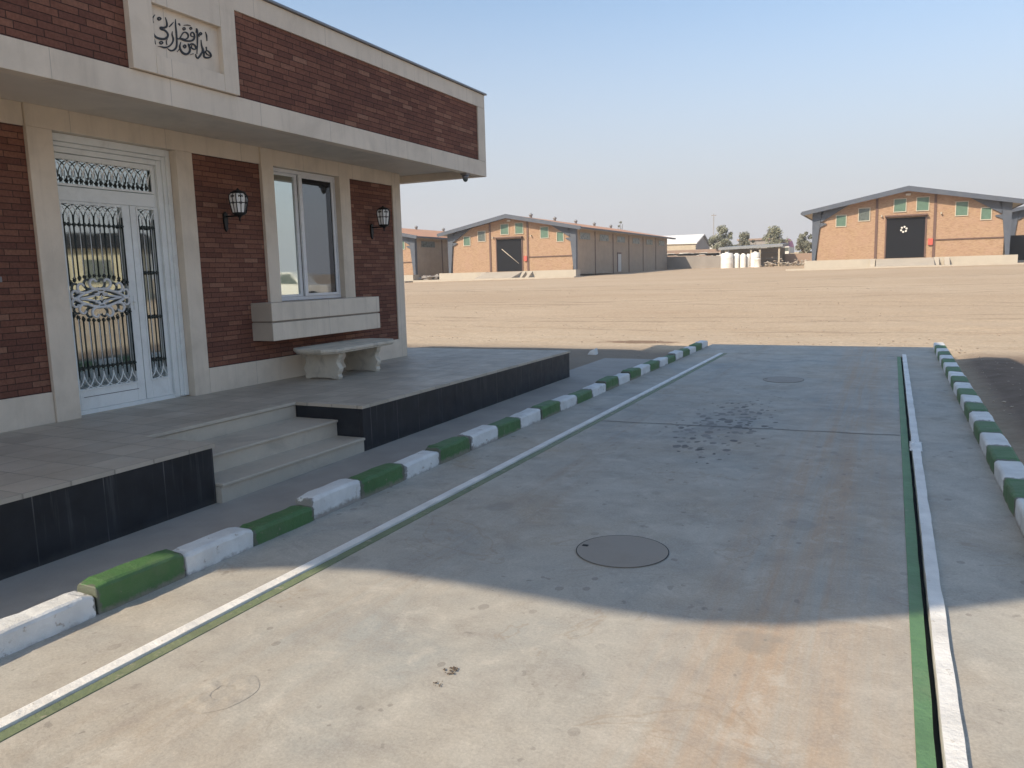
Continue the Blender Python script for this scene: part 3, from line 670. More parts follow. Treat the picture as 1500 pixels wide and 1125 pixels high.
for si, (pts, wd) in enumerate(strokes):
    pp = smooth_path([(a, b, 0) for a, b in pts], 4) if len(pts) > 2 else [Vector((*p, 0)) for p in pts]
    nn = len(pp); L = []; Rr = []
    for i, p in enumerate(pp):
        t = (pp[min(i+1, nn-1)]-pp[max(i-1, 0)]); t = t.normalized() if t.length > 0 else Vector((1, 0, 0)); s = Vector((-t.y, t.x, 0))
        q = i/(nn-1)*(len(wd)-1); k = min(int(q), len(wd)-2); ww = (wd[k]*(1-q+k)+wd[k+1]*(q-k))*.56
        L.append(p+s*ww); Rr.append(p-s*ww)
    d = .0008+.00012*si; X = NX+.004+d
    def cv(p): 
        v = onwall(210+p.x/11.25, 8+p.y/11.25, X); return v
    A = [cv(p) for p in L]; B = [cv(p) for p in Rr]; back = Vector((-.006, 0, 0))
    vs = A+B+[v+back for v in A]+[v+back for v in B]; fs = []
    for i in range(nn-1):
        fs += [(i, i+1, nn+i+1, nn+i), (i, 2*nn+i, 2*nn+i+1, i+1), (nn+i, nn+i+1, 3*nn+i+1, 3*nn+i)]
    fs += [(0, nn, 3*nn, 2*nn), (nn-1, 3*nn-1, 4*nn-1, 2*nn-1)]
    mb.add(vs, fs)
mb.build('inscription', ink, pq)
# window
win = hb('window', [(-6.66, -6.575, 7.387, 7.430, 1.362, 2.948), (-6.66, -6.575, 8.600, 8.636, 1.362, 2.948), (-6.66, -6.575, 7.431, 8.599, 2.905, 2.948), (-6.66, -6.575, 7.431, 8.599, 1.362, 1.405)], M['pvc'], bevel=.003)
hb('sash', [(-6.625, -6.590, 7.432, 7.462, 1.407, 2.903), (-6.625, -6.590, 7.845, 7.895, 1.407, 2.903), (-6.625, -6.590, 7.463, 7.844, 1.407, 1.435), (-6.625, -6.590, 7.463, 7.844, 2.873, 2.903)], M['pvc'], win, .002)
hb('sash', [(-6.587, -6.560, 7.900, 7.955, 1.407, 2.903), (-6.587, -6.560, 8.535, 8.575, 1.407, 2.903), (-6.587, -6.560, 7.956, 8.534, 1.407, 1.440), (-6.587, -6.560, 7.956, 8.534, 2.868, 2.903)], M['pvc'], win, .002)
hb('pane', [(-6.615, -6.610, 7.46, 7.846, 1.434, 2.874)], M['glass_mirror'], win, 0)
hb('pane', [(-6.578, -6.573, 7.954, 8.43, 1.438, 2.80)], M['glass_dark'], win, 0)
hb('pane', [(-6.580, -6.574, 8.432, 8.536, 1.438, 2.870), (-6.580, -6.574, 7.954, 8.431, 2.802, 2.870)], M['glass_black'], win, 0)
hb('backing', [(-6.80, -6.66, 7.38, 8.64, 1.35, 2.96)], M['gap'], win, 0)
# door with iron grilles; dark bars stand in for their reflection in the glass
XD = -6.665
door = hb('door', [(XD-.05, XD+.0, 4.662, 4.735, .43, 2.949), (XD-.05, XD, 5.80, 5.978, .43, 2.949), (XD-.05, XD, 4.736, 5.799, 2.79, 2.949), (XD-.05, XD, 4.736, 5.799, 2.375, 2.50),
     (XD-.05, XD+.02, 4.662, 5.978, ZF, .458)], M['white_metal'], bevel=.004)
hb('architrave', [(XD, XD+.045, 5.885, 5.925, .43, 2.88), (XD, XD+.03, 5.825, 5.884, .43, 2.84), (XD, XD+.045, 4.662, 5.884, 2.842, 2.880), (XD, XD+.03, 4.662, 5.824, 2.790, 2.840),
     (XD, XD+.06, 5.926, 5.977, .43, 2.949), (XD, XD+.06, 4.662, 5.925, 2.882, 2.949)], M['white_metal'], door, .005)
def leaf_frame(y0, y1, gy0, gy1, gz0, gz1):
    L = hb('door_leaf', [(XD-.03, XD+.012, y0, gy0, .46, 2.372), (XD-.03, XD+.012, gy1, y1, .46, 2.372), (XD-.03, XD+.012, gy0, gy1, .46, gz0), (XD-.03, XD+.012, gy0, gy1, gz1, 2.372)], M['white_metal'], door, .003)
    hb('moulding', [(XD+.012, XD+.022, gy0-.016, gy0-.001, gz0-.016, gz1+.016), (XD+.012, XD+.022, gy1+.001, gy1+.016, gz0-.016, gz1+.016), (XD+.012, XD+.022, gy0, gy1, gz0-.016, gz0-.001), (XD+.012, XD+.022, gy0, gy1, gz1+.001, gz1+.016)], M['white_metal'], L, .002)
    hb('glass', [(XD-.018, XD-.012, gy0, gy1, gz0, gz1)], M['glass_door'], L, 0)
    return L
LA = leaf_frame(4.737, 5.478, 4.765, 5.385, .655, 2.345)
LB = leaf_frame(5.486, 5.798, 5.565, 5.755, .655, 2.345)
hb('groove', [(XD+.010, XD+.013, 4.80, 5.40, .575, .581)], M['joint'], LA, 0)
hb('glass', [(XD-.018, XD-.012, 4.736, 5.799, 2.50, 2.79)], M['glass_door'], door, 0)
hb('fanlight_frame', [(XD+.001, XD+.015, 4.737, 4.758, 2.505, 2.785), (XD+.001, XD+.015, 5.765, 5.798, 2.505, 2.785), (XD+.001, XD+.015, 4.759, 5.764, 2.505, 2.525), (XD+.001, XD+.015, 4.759, 5.764, 2.735, 2.785)], M['white_metal'], door, .002)
XG = XD+.022
def arcs(mb, y0, y1, z0, h, p, up=True, r=.0058):
    """interlaced pointed arches: two families of curves crossing in a net"""
    s = 1 if up else -1; n = int(round((y1-y0)/p)); p = (y1-y0)/n
    for i in range(-1, n+1):
        for sg in (-1, 1):
            ya = y0+(i+.5)*p; pts = []
            for k in range(9):
                t = k/8; yy = ya+sg*p*(1-math.cos(t*1.45))/.88; zz = z0+s*h*math.sin(t*1.5)/math.sin(1.5)
                if yy < y0 or yy > y1: break
                pts.append((XG, yy, zz))
            if len(pts) > 1 and y0 <= ya <= y1: mb.tube(pts, r, 6)
def rosette(mb, y, z, s=.017):
    mb.box(XG-.008, XG+.008, y-s, y+s, z-s*.35, z+s*.35); mb.box(XG-.0085, XG+.0085, y-s*.35, y+s*.35, z-s*1.1, z+s*1.1)
    mb.box(XG-.009, XG+.011, y-s*.6, y+s*.6, z-s*.6, z+s*.6)
def rail(mb, y0, y1, z): mb.box(XG-.003, XG+.003, y0, y1, z-.004, z+.004)
tl = MB(); dk = MB(); p = .1033
# fanlight
arcs(tl, 4.76, 5.765, 2.585, .15, p); n = 10
for i in range(20):
    y = 4.785+i*.0505
    if i % 2 == 0: rosette(dk, y, 2.557, .018)
    dk.tube([(XG-.012, y, 2.53), (XG-.012, y, 2.64 if i % 2 else 2.60)], .0065 if i % 2 == 0 else .003, 6)
fg = tl.build('tracery', M['white_metal'], door); dk.build('grille_and_reflection', M['iron_reflection'], door)
tl = MB(); dk = MB()
arcs(tl, 4.765, 5.385, 2.20, .145, p); arcs(tl, 4.765, 5.385, .80, .145, p, False)
cy, cz = 5.07, 1.49
for i in range(6):
    y = 4.765+(i+.5)*p
    e = .17*math.sqrt(max(0, 1-((y-cy)/.36)**2))
    tl.tube([(XG, y, 2.20), (XG, y, cz+e+.02)], .0035, 6); tl.tube([(XG, y, cz-e-.02), (XG, y, .80)], .0035, 6)
for i in range(7):
    y = min(max(4.765+i*p, 4.772), 5.378)
    e = .17*math.sqrt(max(0, 1-((y-cy)/.36)**2))
    dk.tube([(XG-.004, y, 2.25), (XG-.004, y, cz+e+.02)], .0075, 8); dk.tube([(XG-.004, y, cz-e-.02), (XG-.004, y, .76)], .0075, 8)  # dark bars model the mirrored back of the ironwork as solid bars
for i in range(13):
    y = min(max(4.765+i*p/2, 4.78), 5.37)
    e = .175*math.sqrt(max(0, 1-((y-cy)/.38)**2))
    rosette(dk, y, 2.165, .016); rosette(dk, y, .845, .017); rosette(dk, y, cz+e+.035, .015); rosette(dk, y, cz-e-.035, .015)
rail(dk, 4.766, 5.384, 2.165); rail(dk, 4.766, 5.384, .845)
# central scrollwork ornament
def scroll(mb, c, r0, a0, turn, r=.010):
    pts = []
    for k in range(15):
        t = k/14; a = a0+turn*t*4.6; rr = r0*(1-.62*t); pts.append((XG+.006, c[0]+rr*math.cos(a), c[1]+rr*math.sin(a)))
    mb.tube(pts, [r*(1.1-.35*k/14) for k in range(15)], 7)
    mb.lathe([(.0, .012), (.010, .008), (.010, -.008)], (XG+.006, pts[-1][1], pts[-1][2]), 8, 'x')
orn = MB()
for sy in (-1, 1):
    for q, rr in ((76, .062), (44, .060), (14, .056)):
        a = R(q)
        for sz in (-1, 1):
            c = (cy+sy*.262*math.cos(a)*1.02, cz+sz*.135*math.sin(a)*1.0+sz*.012)
            scroll(orn, c, rr, math.atan2(-sz*1.0, -sy*.6), sy*sz, .0135)
for sz in (-1, 1):
    orn.tube(smooth_path([(XG+.004, cy-.27, cz), (XG+.004, cy-.16, cz+sz*.05), (XG+.004, cy, cz+sz*.085), (XG+.004, cy+.16, cz+sz*.05), (XG+.004, cy+.27, cz)], 6), .013, 7)
    orn.tube(smooth_path([(XG+.004, cy-.22, cz), (XG+.004, cy-.08, cz+sz*.022), (XG+.004, cy, cz+sz*.055), (XG+.004, cy+.08, cz+sz*.022), (XG+.004, cy+.22, cz)], 6), .010, 7)
    scroll(orn, (cy-.045, cz+sz*.04), .032, R(90*sz), -sz, .007); scroll(orn, (cy+.045, cz+sz*.04), .032, R(90*sz), sz, .007)
for k in range(4):
    a = R(90*k); orn.tube([(XG+.008, cy, cz), (XG+.008, cy+.028*math.cos(a), cz+.028*math.sin(a))], [.009, .004], 6)
tl.build('tracery', M['white_metal'], LA); dk.build('grille_and_reflection', M['iron_reflection'], LA); orn.build('scroll_ornament', M['pvc'], LA)
tl = MB(); dk = MB()
arcs(tl, 5.565, 5.755, 2.20, .145, .095); arcs(tl, 5.565, 5.755, .80, .145, .095, False)
for y in (5.6125, 5.7075): tl.tube([(XG, y, 2.2), (XG, y, .80)], .0035, 6)
for y in (5.572, 5.66, 5.748): dk.tube([(XG-.004, y, 2.25), (XG-.004, y, .76)], .0055, 8)
for z in (2.165, 1.72, 1.28, .845):
    rail(dk, 5.566, 5.754, z)
    for y in (5.60, 5.63, 5.66, 5.69, 5.72): rosette(dk, y, z, .017)
tl.build('tracery', M['white_metal'], LB); dk.build('grille_and_reflection', M['iron_reflection'], LB)
hd = MB(); hd.box(XD+.013, XD+.02, 5.428, 5.452, 1.36, 1.50); hd.tube([(XD+.02, 5.44, 1.44), (XD+.045, 5.44, 1.44), (XD+.045, 5.40, 1.44)], .006, 8); hd.build('handle', M['white_metal'], LA)

# wall lanterns
def lantern(y, label):
    t = thing('wall_lantern', label, 'lamp', (0, 0, 0), -TH, 'lanterns on the gatehouse front')
    cx, zc = XW+.20, 2.445; seg = 6
    prof = [(.070, -.10), (.086, -.02), (.098, .05), (.094, .09), (.070, .115)]
    gl = MB(); gl.lathe(prof, (cx, y, zc), 6, smooth=False); gl.build('glass', M['lampglass'], t)
    fr = MB()
    for k in range(seg):
        a = 2*math.pi*k/seg
        fr.tube([(cx+(r+.003)*math.cos(a), y+(r+.003)*math.sin(a), zc+h) for r, h in prof], .0055, 6)
        a2 = 2*math.pi*(k+.5)/seg; q_ = .88
        tx, ty = -math.sin(a2), math.cos(a2); nx_, ny_ = math.cos(a2)*q_, math.sin(a2)*q_
        P_ = lambda rr_, off, h: (cx+nx_*(rr_+.004)+tx*off, y+ny_*(rr_+.004)+ty*off, zc+h)
        fr.tube([P_(.070, 0, -.10), P_(.086, 0, -.02), P_(.090, 0, -.005)], .004, 6); fr.tube([P_(.092, 0, .02), P_(.098, 0, .06), P_(.094, 0, .09), P_(.070, 0, .115)], .004, 6)
        fr.tube([P_(.091, .013*math.cos(t_*.785), .008+.013*math.sin(t_*.785)) for t_ in range(9)], .0035, 5, cap=False)
        for s_ in (-1, 1): fr.tube(smooth_path([P_(.097, s_*.002, .066), P_(.095, s_*.014, .085), P_(.092, s_*.022, .078), P_(.096, s_*.019, .066)], 3), .0038, 5)
    for r, h in ((.090, .008), (.070, -.098), (.074, .113)):
        fr.tube([(cx+(r+.003)*math.cos(2*math.pi*k/6), y+(r+.003)*math.sin(2*math.pi*k/6), zc+h) for k in range(7)], .005, 6, cap=False)
    fr.build('frame', M['black_metal'], t)
    cp = MB(); cp.lathe([(.082, .110), (.086, .118), (.05, .138), (.02, .148), (.010, .160), (.0, .172)], (cx, y, zc), 20)
    cp.build('cap', M['black_metal'], t)
    MB().lathe([(.0, -.19), (.008, -.18), (.010, -.15), (.026, -.13), (.074, -.106), (.070, -.097)], (cx, y, zc), 20).build('base_cup', M['black_metal'], t)
    ar = MB()
    ar.tube([(XW-.01, y, zc-.125), (cx, y, zc-.125)], .009, 8); ar.build('bracket', M['black_metal'], t)
    MB().prism([(XW-.02, y+a, zc+b) for a, b in ((-.03, -.10), (-.03, -.18), (-.018, -.26), (0, -.29), (.018, -.26), (.03, -.18), (.03, -.10), (0, -.07))], (.024, 0, 0)).build('back_plate', M['black_metal'], t, .003, 2)
lantern(6.60, 'black iron lantern with frosted panes on the brick between door and window')
lantern(9.36, 'black iron lantern with frosted panes on the brick right of the window')
# dome camera under the parapet
t = thing('security_camera', 'small grey dome camera fixed under the corner of the overhanging parapet', 'security camera', (0, 0, 0), -TH)
cx, cy_ = XF-.06, 9.98
MB().box(cx-.05, cx+.05, cy_-.055, cy_+.055, 3.012, 3.04).build('mount', M['greywall'], t, .004)
MB().lathe([(.0, 0), (.048, 0), (.046, -.03), (.038, -.045)], (cx, cy_, 3.012), 20).build('housing', M['alu'], t)
MB().lathe([(.038, -.045), (.036, -.062), (.024, -.082), (.010, -.090), (0, -.091)], (cx, cy_, 3.012), 20).build('dome', M['dark_pane'], t)
# little tap fitting / conduit low on the left brick panel
t = tag(MB().box(XW-.034, XW-.018, 4.03, 4.10, 1.655, 1.70).build('wall_box', M['alu'], None, .003), 'tiny metal cover plate on the brick left of the door', 'cover plate'); t.rotation_euler = (0, 0, -TH)

# ------------------------------------------------------------------ bench
bt = thing('bench', 'weathered cream stone bench with scrolled legs under the window box', 'bench', (0, 0, 0), -TH)
ang = 0.0
top = [(-5.80, 7.18), (-5.67, 7.32), (-5.70, 8.55), (-5.84, 8.74), (-6.22, 8.76), (-6.36, 8.58), (-6.34, 7.34), (-6.20, 7.20)]
mb = MB(); mb.prism([(x, y, .765) for x, y in top], (0, 0, .04))
cxm, cym = -6.0, 7.97
mb.prism([(cxm+(x-cxm)*.95, cym+(y-cym)*.975, .745) for x, y in top], (0, 0, .0195))
mb.build('seat', M['bench'], bt, .009, 3)
for y in (7.47, 8.26):
    prof = [(-.05, 0), (.0, 0), (.012, .03), (-.005, .06), (.02, .10), (.028, .135), (.006, .165), (-.012, .20), (.0, .235), (.022, .26), (.03, .29), (.03, .325)]
    X0, X1 = -5.80, -6.28
    pts = [(X0+a, y, .42+b) for a, b in prof]+[(X1-a, y, .42+b) for a, b in prof[::-1]]+[(X1+.12, y, .435), (X0-.12, y, .435)]
    MB().prism(pts, (0, .085, 0)).build('leg', M['bench'], bt, .007, 2)

# ------------------------------------------------------------------ stores (warehouses)
def warehouse(cx, Y, gzb, label, group, detail=True, flip=False, length=48, roofm='roof', side_door=False):
    t = thing('warehouse', label, 'building', (cx, Y, gzb), 0, group)
    def bb(name, boxes, mat, parent=None, bevel=0):
        mb = MB()
        for b in boxes: mb.box(*b)
        return mb.build(name, mat, parent or t, bevel, 1)
    sx = -1 if flip else 1
    EZ, RZ = 6.5, 8.65; ex = 10.9
    zr = lambda x: RZ-(RZ-EZ)*abs(x)/ex
    MB().prism([(-9.3, 0, .6), (9.3, 0, .6), (9.3, 0, zr(9.3)-.35), (0, 0, RZ-.35), (-9.3, 0, zr(9.3)-.35)], (0, .3, 0)).build('gable_wall', M['wbrick'], t)
    # near-black sheet filling the doorway, 4 cm proud of the brick, in a steel frame
    dx0, dx1 = sorted((sx*-2.05, sx*1.80))
    dr = bb('door', [(dx0, dx1, -.04, -.005, .93, 5.35)], M['dark_door'])
    if detail:
        bb('door_frame', [(dx0-.14, dx0-.002, -.12, -.003, .93, 5.5), (dx1+.002, dx1+.14, -.12, -.003, .93, 5.5), (dx0-.2, dx1+.2, -.55, -.003, 5.502, 5.66)], M['brown_pipe'], dr)
    for k, (wx, z0, w_, h, dark) in enumerate([(-7.3, 4.75, 1.0, 1.2, 0), (-4.95, 5.25, 1.1, 1.35, not flip), (-1.35, 6.05, 1.15, 1.35, 0), (.9, 6.05, 1.15, 1.4, 0), (4.7, 5.3, 1.1, 1.42, 0), (7.1, 4.75, .9, 1.2, 0)]):
        wx *= sx; wc = wx+(w_/2 if not flip else -w_/2)
        fr = bb('window', [(wc-w_/2-.08, wc-w_/2, -.10, -.002, z0-.08, z0+h+.08), (wc+w_/2, wc+w_/2+.08, -.10, -.002, z0-.08, z0+h+.08), (wc-w_/2, wc+w_/2, -.10, -.002, z0-.08, z0), (wc-w_/2, wc+w_/2, -.10, -.002, z0+h, z0+h+.08)], M['frame_tan'])
        bb('pane', [(wc-w_/2, wc+w_/2, -.035, -.004, z0, z0+h)], M['dark_pane'] if dark else M['green_pane'], fr)
    for x in (sx*-3.1, sx*2.72): bb('wall_channel', [(x-.13, x+.13, -.10, -.003, .95, zr(abs(x))-.42)], M['brown_pipe'])
    # portal frame: tapered columns and deep roof edge
    for s in (-1, 1):
        MB().prism([(s*9.85, -.25, .85), (s*9.5, -.25, .85), (s*9.0, -.25, 5.55), (s*8.7, -.25, zr(9)-.35), (s*9.9, -.25, zr(9)-.30)], (0, .6, 0)).build('column', M['steel_blue'], t)
        MB().prism([(s*8.95, -.25, zr(9)-.36), (s*6.0, -.25, zr(6)-.36), (s*8.95, -.25, 5.3)], (0, .24, 0)).build('haunch', M['steel_blue'], t)
        MB().prism([(s*ex, -1.3, EZ-.42), (0, -1.3, RZ-.50), (0, -1.3, RZ+.06), (s*(ex+.12), -1.3, EZ+.03)], (0, .14, 0)).build('roof_edge', M['steel_blue'], t)
        roofbm = MB().prism([(s*(ex+.05), -1.158, EZ-.02), (0, -1.158, RZ+.02), (0, -1.158, RZ-.10), (s*(ex+.05), -1.158, EZ-.14)], (0, length+1.9, 0))
        rf = roofbm.build('roof', M[roofm], t)
        MB().prism([(s*(ex-.1), -1.155, EZ-.16), (s*9.0, -1.155, zr(9)-.16), (s*9.0, -1.155, zr(9)-.3), (s*(ex-.1), -1.155, EZ-.28)], (0, length+1.8, 0)).build('eaves_soffit', M['frame_tan'], t)
        bb('gutter', [tuple(sorted((s*ex+s*.05, s*(ex+.22))))+(-1.1, length+.6, EZ-.26, EZ-.05)], M['steel_blue'], rf)
        bb('side_wall', [tuple(sorted((s*9.3, s*9.6)))+(.35, length, .3, zr(9.6)-.16)], M['wside'])
    bb('end_wall', [(-9.3, 9.3, length-.3, length, .3, 6.4)], M['wside'])
    # plinth and ramp
    bb('plinth', [(-10.5, dx0-.9, -1.9, -.255, -.6, .90), (dx1+.9, 10.45, -1.9, -.255, -.6, .90), (-9.85, 9.85, -.253, .3, -.6, .86)], M['plinth'])
    MB().prism([(dx0-.88, -.26, -.6), (dx0-.88, -.26, .88), (dx0-.88, -1.9, .86), (dx0-.88, -5.5, .02), (dx0-.88, -5.5, -.6)], (dx1-dx0+1.76, 0, 0)).build('ramp', M['plinth'], t)
    if detail:
        # ramp cheek blocks, triangular in profile
        for x in (dx0-1.5, dx1+.9, dx1+1.9):
            MB().prism([(x, -1.91, -.5), (x, -1.91, .85), (x, -3.4, .0), (x, -3.4, -.5)], (.5, 0, 0)).build('ramp_cheek', M['plinth'], t)
        bb('apron', [(-12, 12, -6.5, -1.9, -.5, .03)], M['plinth'])
        bb('floodlight', [(-.25, .25, -.35, -.02, 7.75, 7.95)], M['whitewall'])
        for x in (-2.6, 3.3): MB().tube([(sx*x, -.02, 5.7), (sx*x, -.35, 5.62)], .09, 8).build('camera_arm', M['frame_tan'], t)
        bb('alarm_box', [tuple(sorted((sx*2.15, sx*2.62)))+(-.25, -.004, 2.25, 2.95)], M['red_paint'])
        xa, xb = sorted((sx*2.85, sx*9.6))
        bb('pipe', [(xa, xb, -.14, -.06, 2.75, 2.85)], M['brown_pipe'])
        for s in (-1, 1):
            MB().prism([(s*9.1, -.2, 5.2), (s*8.4, -.2, 5.15), (s*8.4, -.2, 5.02), (s*9.1, -.2, 4.7)], (0, .15, 0)).build('bracket', M['steel_blue'], t)
            # side wall: pilaster lines, high windows, white service door
            for i in range(1, 6):
                y = i*length/6; xx = sorted((s*9.602, s*9.68)); bb('downpipe', [(*xx, y-.09, y+.09, .0, 6.2)], M['brown_pipe'])
            for i in range(6):
                y = i*length/6+1.8; xx = sorted((s*9.602, s*9.66)); f = bb('window', [(*xx, y, y+4.2, 4.9, 6.0)], M['wside'])
                xx = sorted((s*9.661, s*9.67)); bb('pane', [(*xx, y+.15, y+4.05, 5.0, 5.9)], M['dark_pane'], f)
            if s == 1:
                bb('side_door', [(9.602, 9.72, 18.2, 19.7, .5, 3.2)], M['whitewall']); bb('side_door_frame', [(9.601, 9.69, 18.0, 19.9, .5, 3.45)], M['brown_pipe'])
        for i in range(5):
            y = 6+i*9.0
            MB().lathe([(.2, -.3), (.2, .25), (.3, .27), (.3, .42), (.1, .6), (0, .61)], (.55*(-1)**0, y, RZ-.05), 12).build('roof_vent', M['grey_roof'], t)
    return t
w2z, w3z = gz(-48.2, 99)-.02, gz(-73.6, 99)-.02
W1 = warehouse(1.27, 99, gz(1, 99)+.0, 'tan brick store with grey-blue roof edge and black doorway, alone on the right', 'brick stores across the yard')
W2 = warehouse(-48.0, 99, w2z+.12, 'tan brick store with long shaded side wall and terracotta roof', 'brick stores across the yard')
W3 = warehouse(-73.4, 99, w3z+.2, 'tan brick store half hidden behind the corner of the gatehouse', 'brick stores across the yard')
p0 = at(1482, 340, 128)
W4 = warehouse(p0.x+9.6, 128, gz(14, 128), 'grey-roofed brick store barely showing behind the right end of the lone store', 'brick stores across the yard', detail=False, roofm='grey_roof')
# black emblem on the lone store's door: a ring of six pale petals
em = MB(); c = at(1324, 336, 98.95)
for k in range(6):
    a = math.pi*k/3+.3; q = (c.x-1.27+.28*math.cos(a), -.05, c.z-W1.location.z+.28*math.sin(a))
    ring = [(q[0]+.11*math.cos(j*.785), -.052, q[2]+.11*math.sin(j*.785)) for j in range(8)]
    em.prism(ring, (0, .01, 0))
dr1 = [o for o in W1.children if o.name.startswith('door') and 'frame' not in o.name][0]
em.build('emblem', M['whitewall'], dr1)
dr2 = [o for o in W2.children if o.name.startswith('door') and 'frame' not in o.name][0]
a = at(735, 365, 98.9)-Vector((-48.0, 99, W2.location.z)); b = at(760, 386, 98.9)-Vector((-48.0, 99, W2.location.z))
MB().tube([(a.x, -.07, a.z), (b.x, -.07, b.z)], .05, 6).build('brace', M['frame_tan'], dr2)
dg = tag(MB().box(13.0, 22, 118, 121, 1.0, 4.9).build('tin_shed', M['dark_door'], None), 'dark tin-clad shed behind the right end of the lone store', 'shed')
# rubbish heap between the two left-hand stores
mb = MB(); rn = random.Random(11)
for _ in range(90): stone(mb, (-61+rn.uniform(-2.2, 2.2), 99.5+rn.uniform(-1, 2), .9+.7*rn.random()), rn.uniform(.3, .7), rn)
tag(mb.build('scrap_heap', M['greywall']), 'dark heap of scrap in the gap between the two left-hand stores', 'scrap heap')

# ------------------------------------------------------------------ things behind the yard
def pbox(px0, px1, pyt, pyb, Y, depth):
    a = at(px0, pyt, Y); b = at(px1, pyb, Y); return (a.x, b.x, Y, Y+depth, min(a.z, b.z), max(a.z, b.z))
# grey boundary wall (shaded), running on from the long store
A = at(972, 376, 150); B = at(1056, 375, 142)
mb = MB(); mb.prism([(A.x-2, 150, 0), (B.x, 142, 0), (B.x, 142, B.z), (A.x-2, 150, A.z)], (.1, .3, 0))
tag(mb.build('boundary_wall', M['greywall']), 'low grey rendered wall running from the long store to the white tanks', 'wall')
mb = MB(); rn = random.Random(2)
for i in range(34):
    px = rn.uniform(979, 1050); P = at(px, 372.5+rn.uniform(-1.5, 1.5), 155); l = rn.uniform(.5, 3.2); mb.box(P.x-l/2, P.x+l/2, 155, 155.6, P.z-.12, P.z+.15)
tag(mb.build('stacked_pipes', M['whitewall']), 'pale pipes and planks stacked behind the low grey wall', 'pipes')
P0 = at(975, 368, 160); P1 = at(1056, 367, 160)
tag(MB().box(P0.x, P1.x, 160, 160.3, 1.5, P0.z+.1).build('boundary_wall', M['brownwall']), 'brown brick wall behind the stacked pipes', 'wall')
# white-roofed building
wb = thing('shed_building', 'long building with a bright white roof behind the grey wall', 'building')
a = at(965, 357, 190); b = at(1019, 357, 190); c = at(1040, 364, 204); g0 = 1.5
MB().prism([(a.x-20, 190, g0), (b.x, 190, g0), (b.x, 190, b.z), (a.x-20, 190, a.z)], (0, .3, 0)).build('wall', M['tanwall'], wb)
MB().prism([(b.x, 190.3, g0), (b.x, 206, g0), (b.x, 206, b.z-.5), (b.x, 198, at(1012, 345, 198).z-.2), (b.x, 190.3, b.z)], (-.3, 0, 0)).build('gable_wall', M['greywall'], wb)
r0 = at(1012, 345, 198)
MB().prism([(a.x-20, 189.6, a.z), (b.x+.4, 189.6, b.z), (b.x+.4, 198, r0.z), (a.x-20, 198, r0.z)], (0, 0, .25)).build('roof', M['tank'], wb)
MB().prism([(a.x-20, 198.01, r0.z), (b.x+.4, 198.01, r0.z), (b.x+.4, 206.5, b.z-.4), (a.x-20, 206.5, b.z-.4)], (0, 0, .25)).build('roof', M['grey_roof'], wb)
fx = pbox(1026, 1056, 354, 372, 215, 8)
f = thing('low_building', 'far pale flat-roofed building between the white roof and the first tree', 'building')
MB().box(*fx).build('wall', M['whitewall'], f); MB().box(fx[0]-.4, fx[1]+.4, 214.5, 223.4, fx[5]+.01, fx[5]+.5).build('roof', M['grey_roof'], f)
fx = pbox(1082, 1135, 353, 372, 240, 10)
f = thing('low_building', 'far mauve-grey flat-roofed building behind the open shed', 'building')
MB().box(*fx).build('wall', M['greywall'], f); MB().box(fx[0]-.4, fx[1]+.4, 239.5, 250.4, fx[5]+.01, fx[5]+.5).build('roof', M['brownwall'], f)
# pole
P = at(1045, 375, 175); T = at(1045.5, 313, 175)
pl = thing('utility_pole', 'tall thin mast with a short crossarm left of the first tree', 'pole', (P.x, 175, 0))
MB().tube([(0, 0, 1.5), (0, 0, T.z)], [.11, .07], 8).build('mast', M['greywall'], pl); MB().box(-.55, .55, -.05, .05, T.z-.45, T.z-.3).build('crossarm', M['greywall'], pl)
# open shed with water tanks
sh = thing('open_shed', 'open-fronted shed with flat grey roof sheltering the white tanks', 'shed')
L_ = at(1054, 363, 134); Rr_ = at(1148, 357.5, 134); zb = gz(-20, 134)
MB().prism([(L_.x, 133, L_.z-.4), (Rr_.x, 133, Rr_.z-.4), (Rr_.x, 133, Rr_.z), (L_.x, 133, L_.z)], (0, 8, .35)).build('roof', M['grey_roof'], sh)
MB().box(L_.x+.5, Rr_.x-.5, 140, 140.3, zb-.5, L_.z-.2).build('back_wall', M['greywall'], sh)
for px in (1063, 1100, 1113, 1141):
    P = at(px, 380, 133.5); MB().box(P.x-.13, P.x+.13, 133.4, 133.66, zb-.4, L_.z-.25).build('post', M['tanwall'], sh)
for px0, px1, z_ in ((1113, 1141, 1.3), (1113, 1141, 2.2), (1063, 1100, 2.6)):
    a = at(px0, 380, 136); b = at(px1, 380, 136); MB().box(a.x, b.x, 136, 136.1, zb+z_, zb+z_+.12).build('rail', M['alu'], sh)
TK = [(1056, 1074, 371, 'first white water tank from the left, broad and half in shade'), (1074.5, 1084, 372, 'second white water tank from the left'), (1084.5, 1093, 372.5, 'cream-white tank in the middle of the row, beneath the shed'),
      (1093.5, 1099.3, 373, 'narrowest white tank, just left of the big one'), (1099.6, 1113.5, 370, 'large white tank at the right end of the tank row')]
for i, (a, b, yt, lab) in enumerate(TK):
    Y = 130+(i % 2)*.8; p, q = at(a, yt, Y), at(b, yt, Y); r = (q.x-p.x)/2; zt = p.z; z0 = gz(p.x, Y)-.1
    t = thing('water_tank', lab, 'tank', ((p.x+q.x)/2, Y, z0), 0, 'white water tanks by the shed'); h = zt-z0
    MB().lathe([(r*.99, 0), (r, .1), (r, h*.33), (r*1.015, h*.35), (r, h*.37), (r, h*.66), (r*1.015, h*.68), (r, h*.7), (r, h*.93), (r*.8, h*.99), (0, h*1.01)], (0, 0, 0), 24).build('body', M['tank'], t)
    MB().lathe([(.25, h*.97), (.25, h*1.05), (0, h*1.06)], (0, 0, 0), 12).build('lid', M['tank'], t)
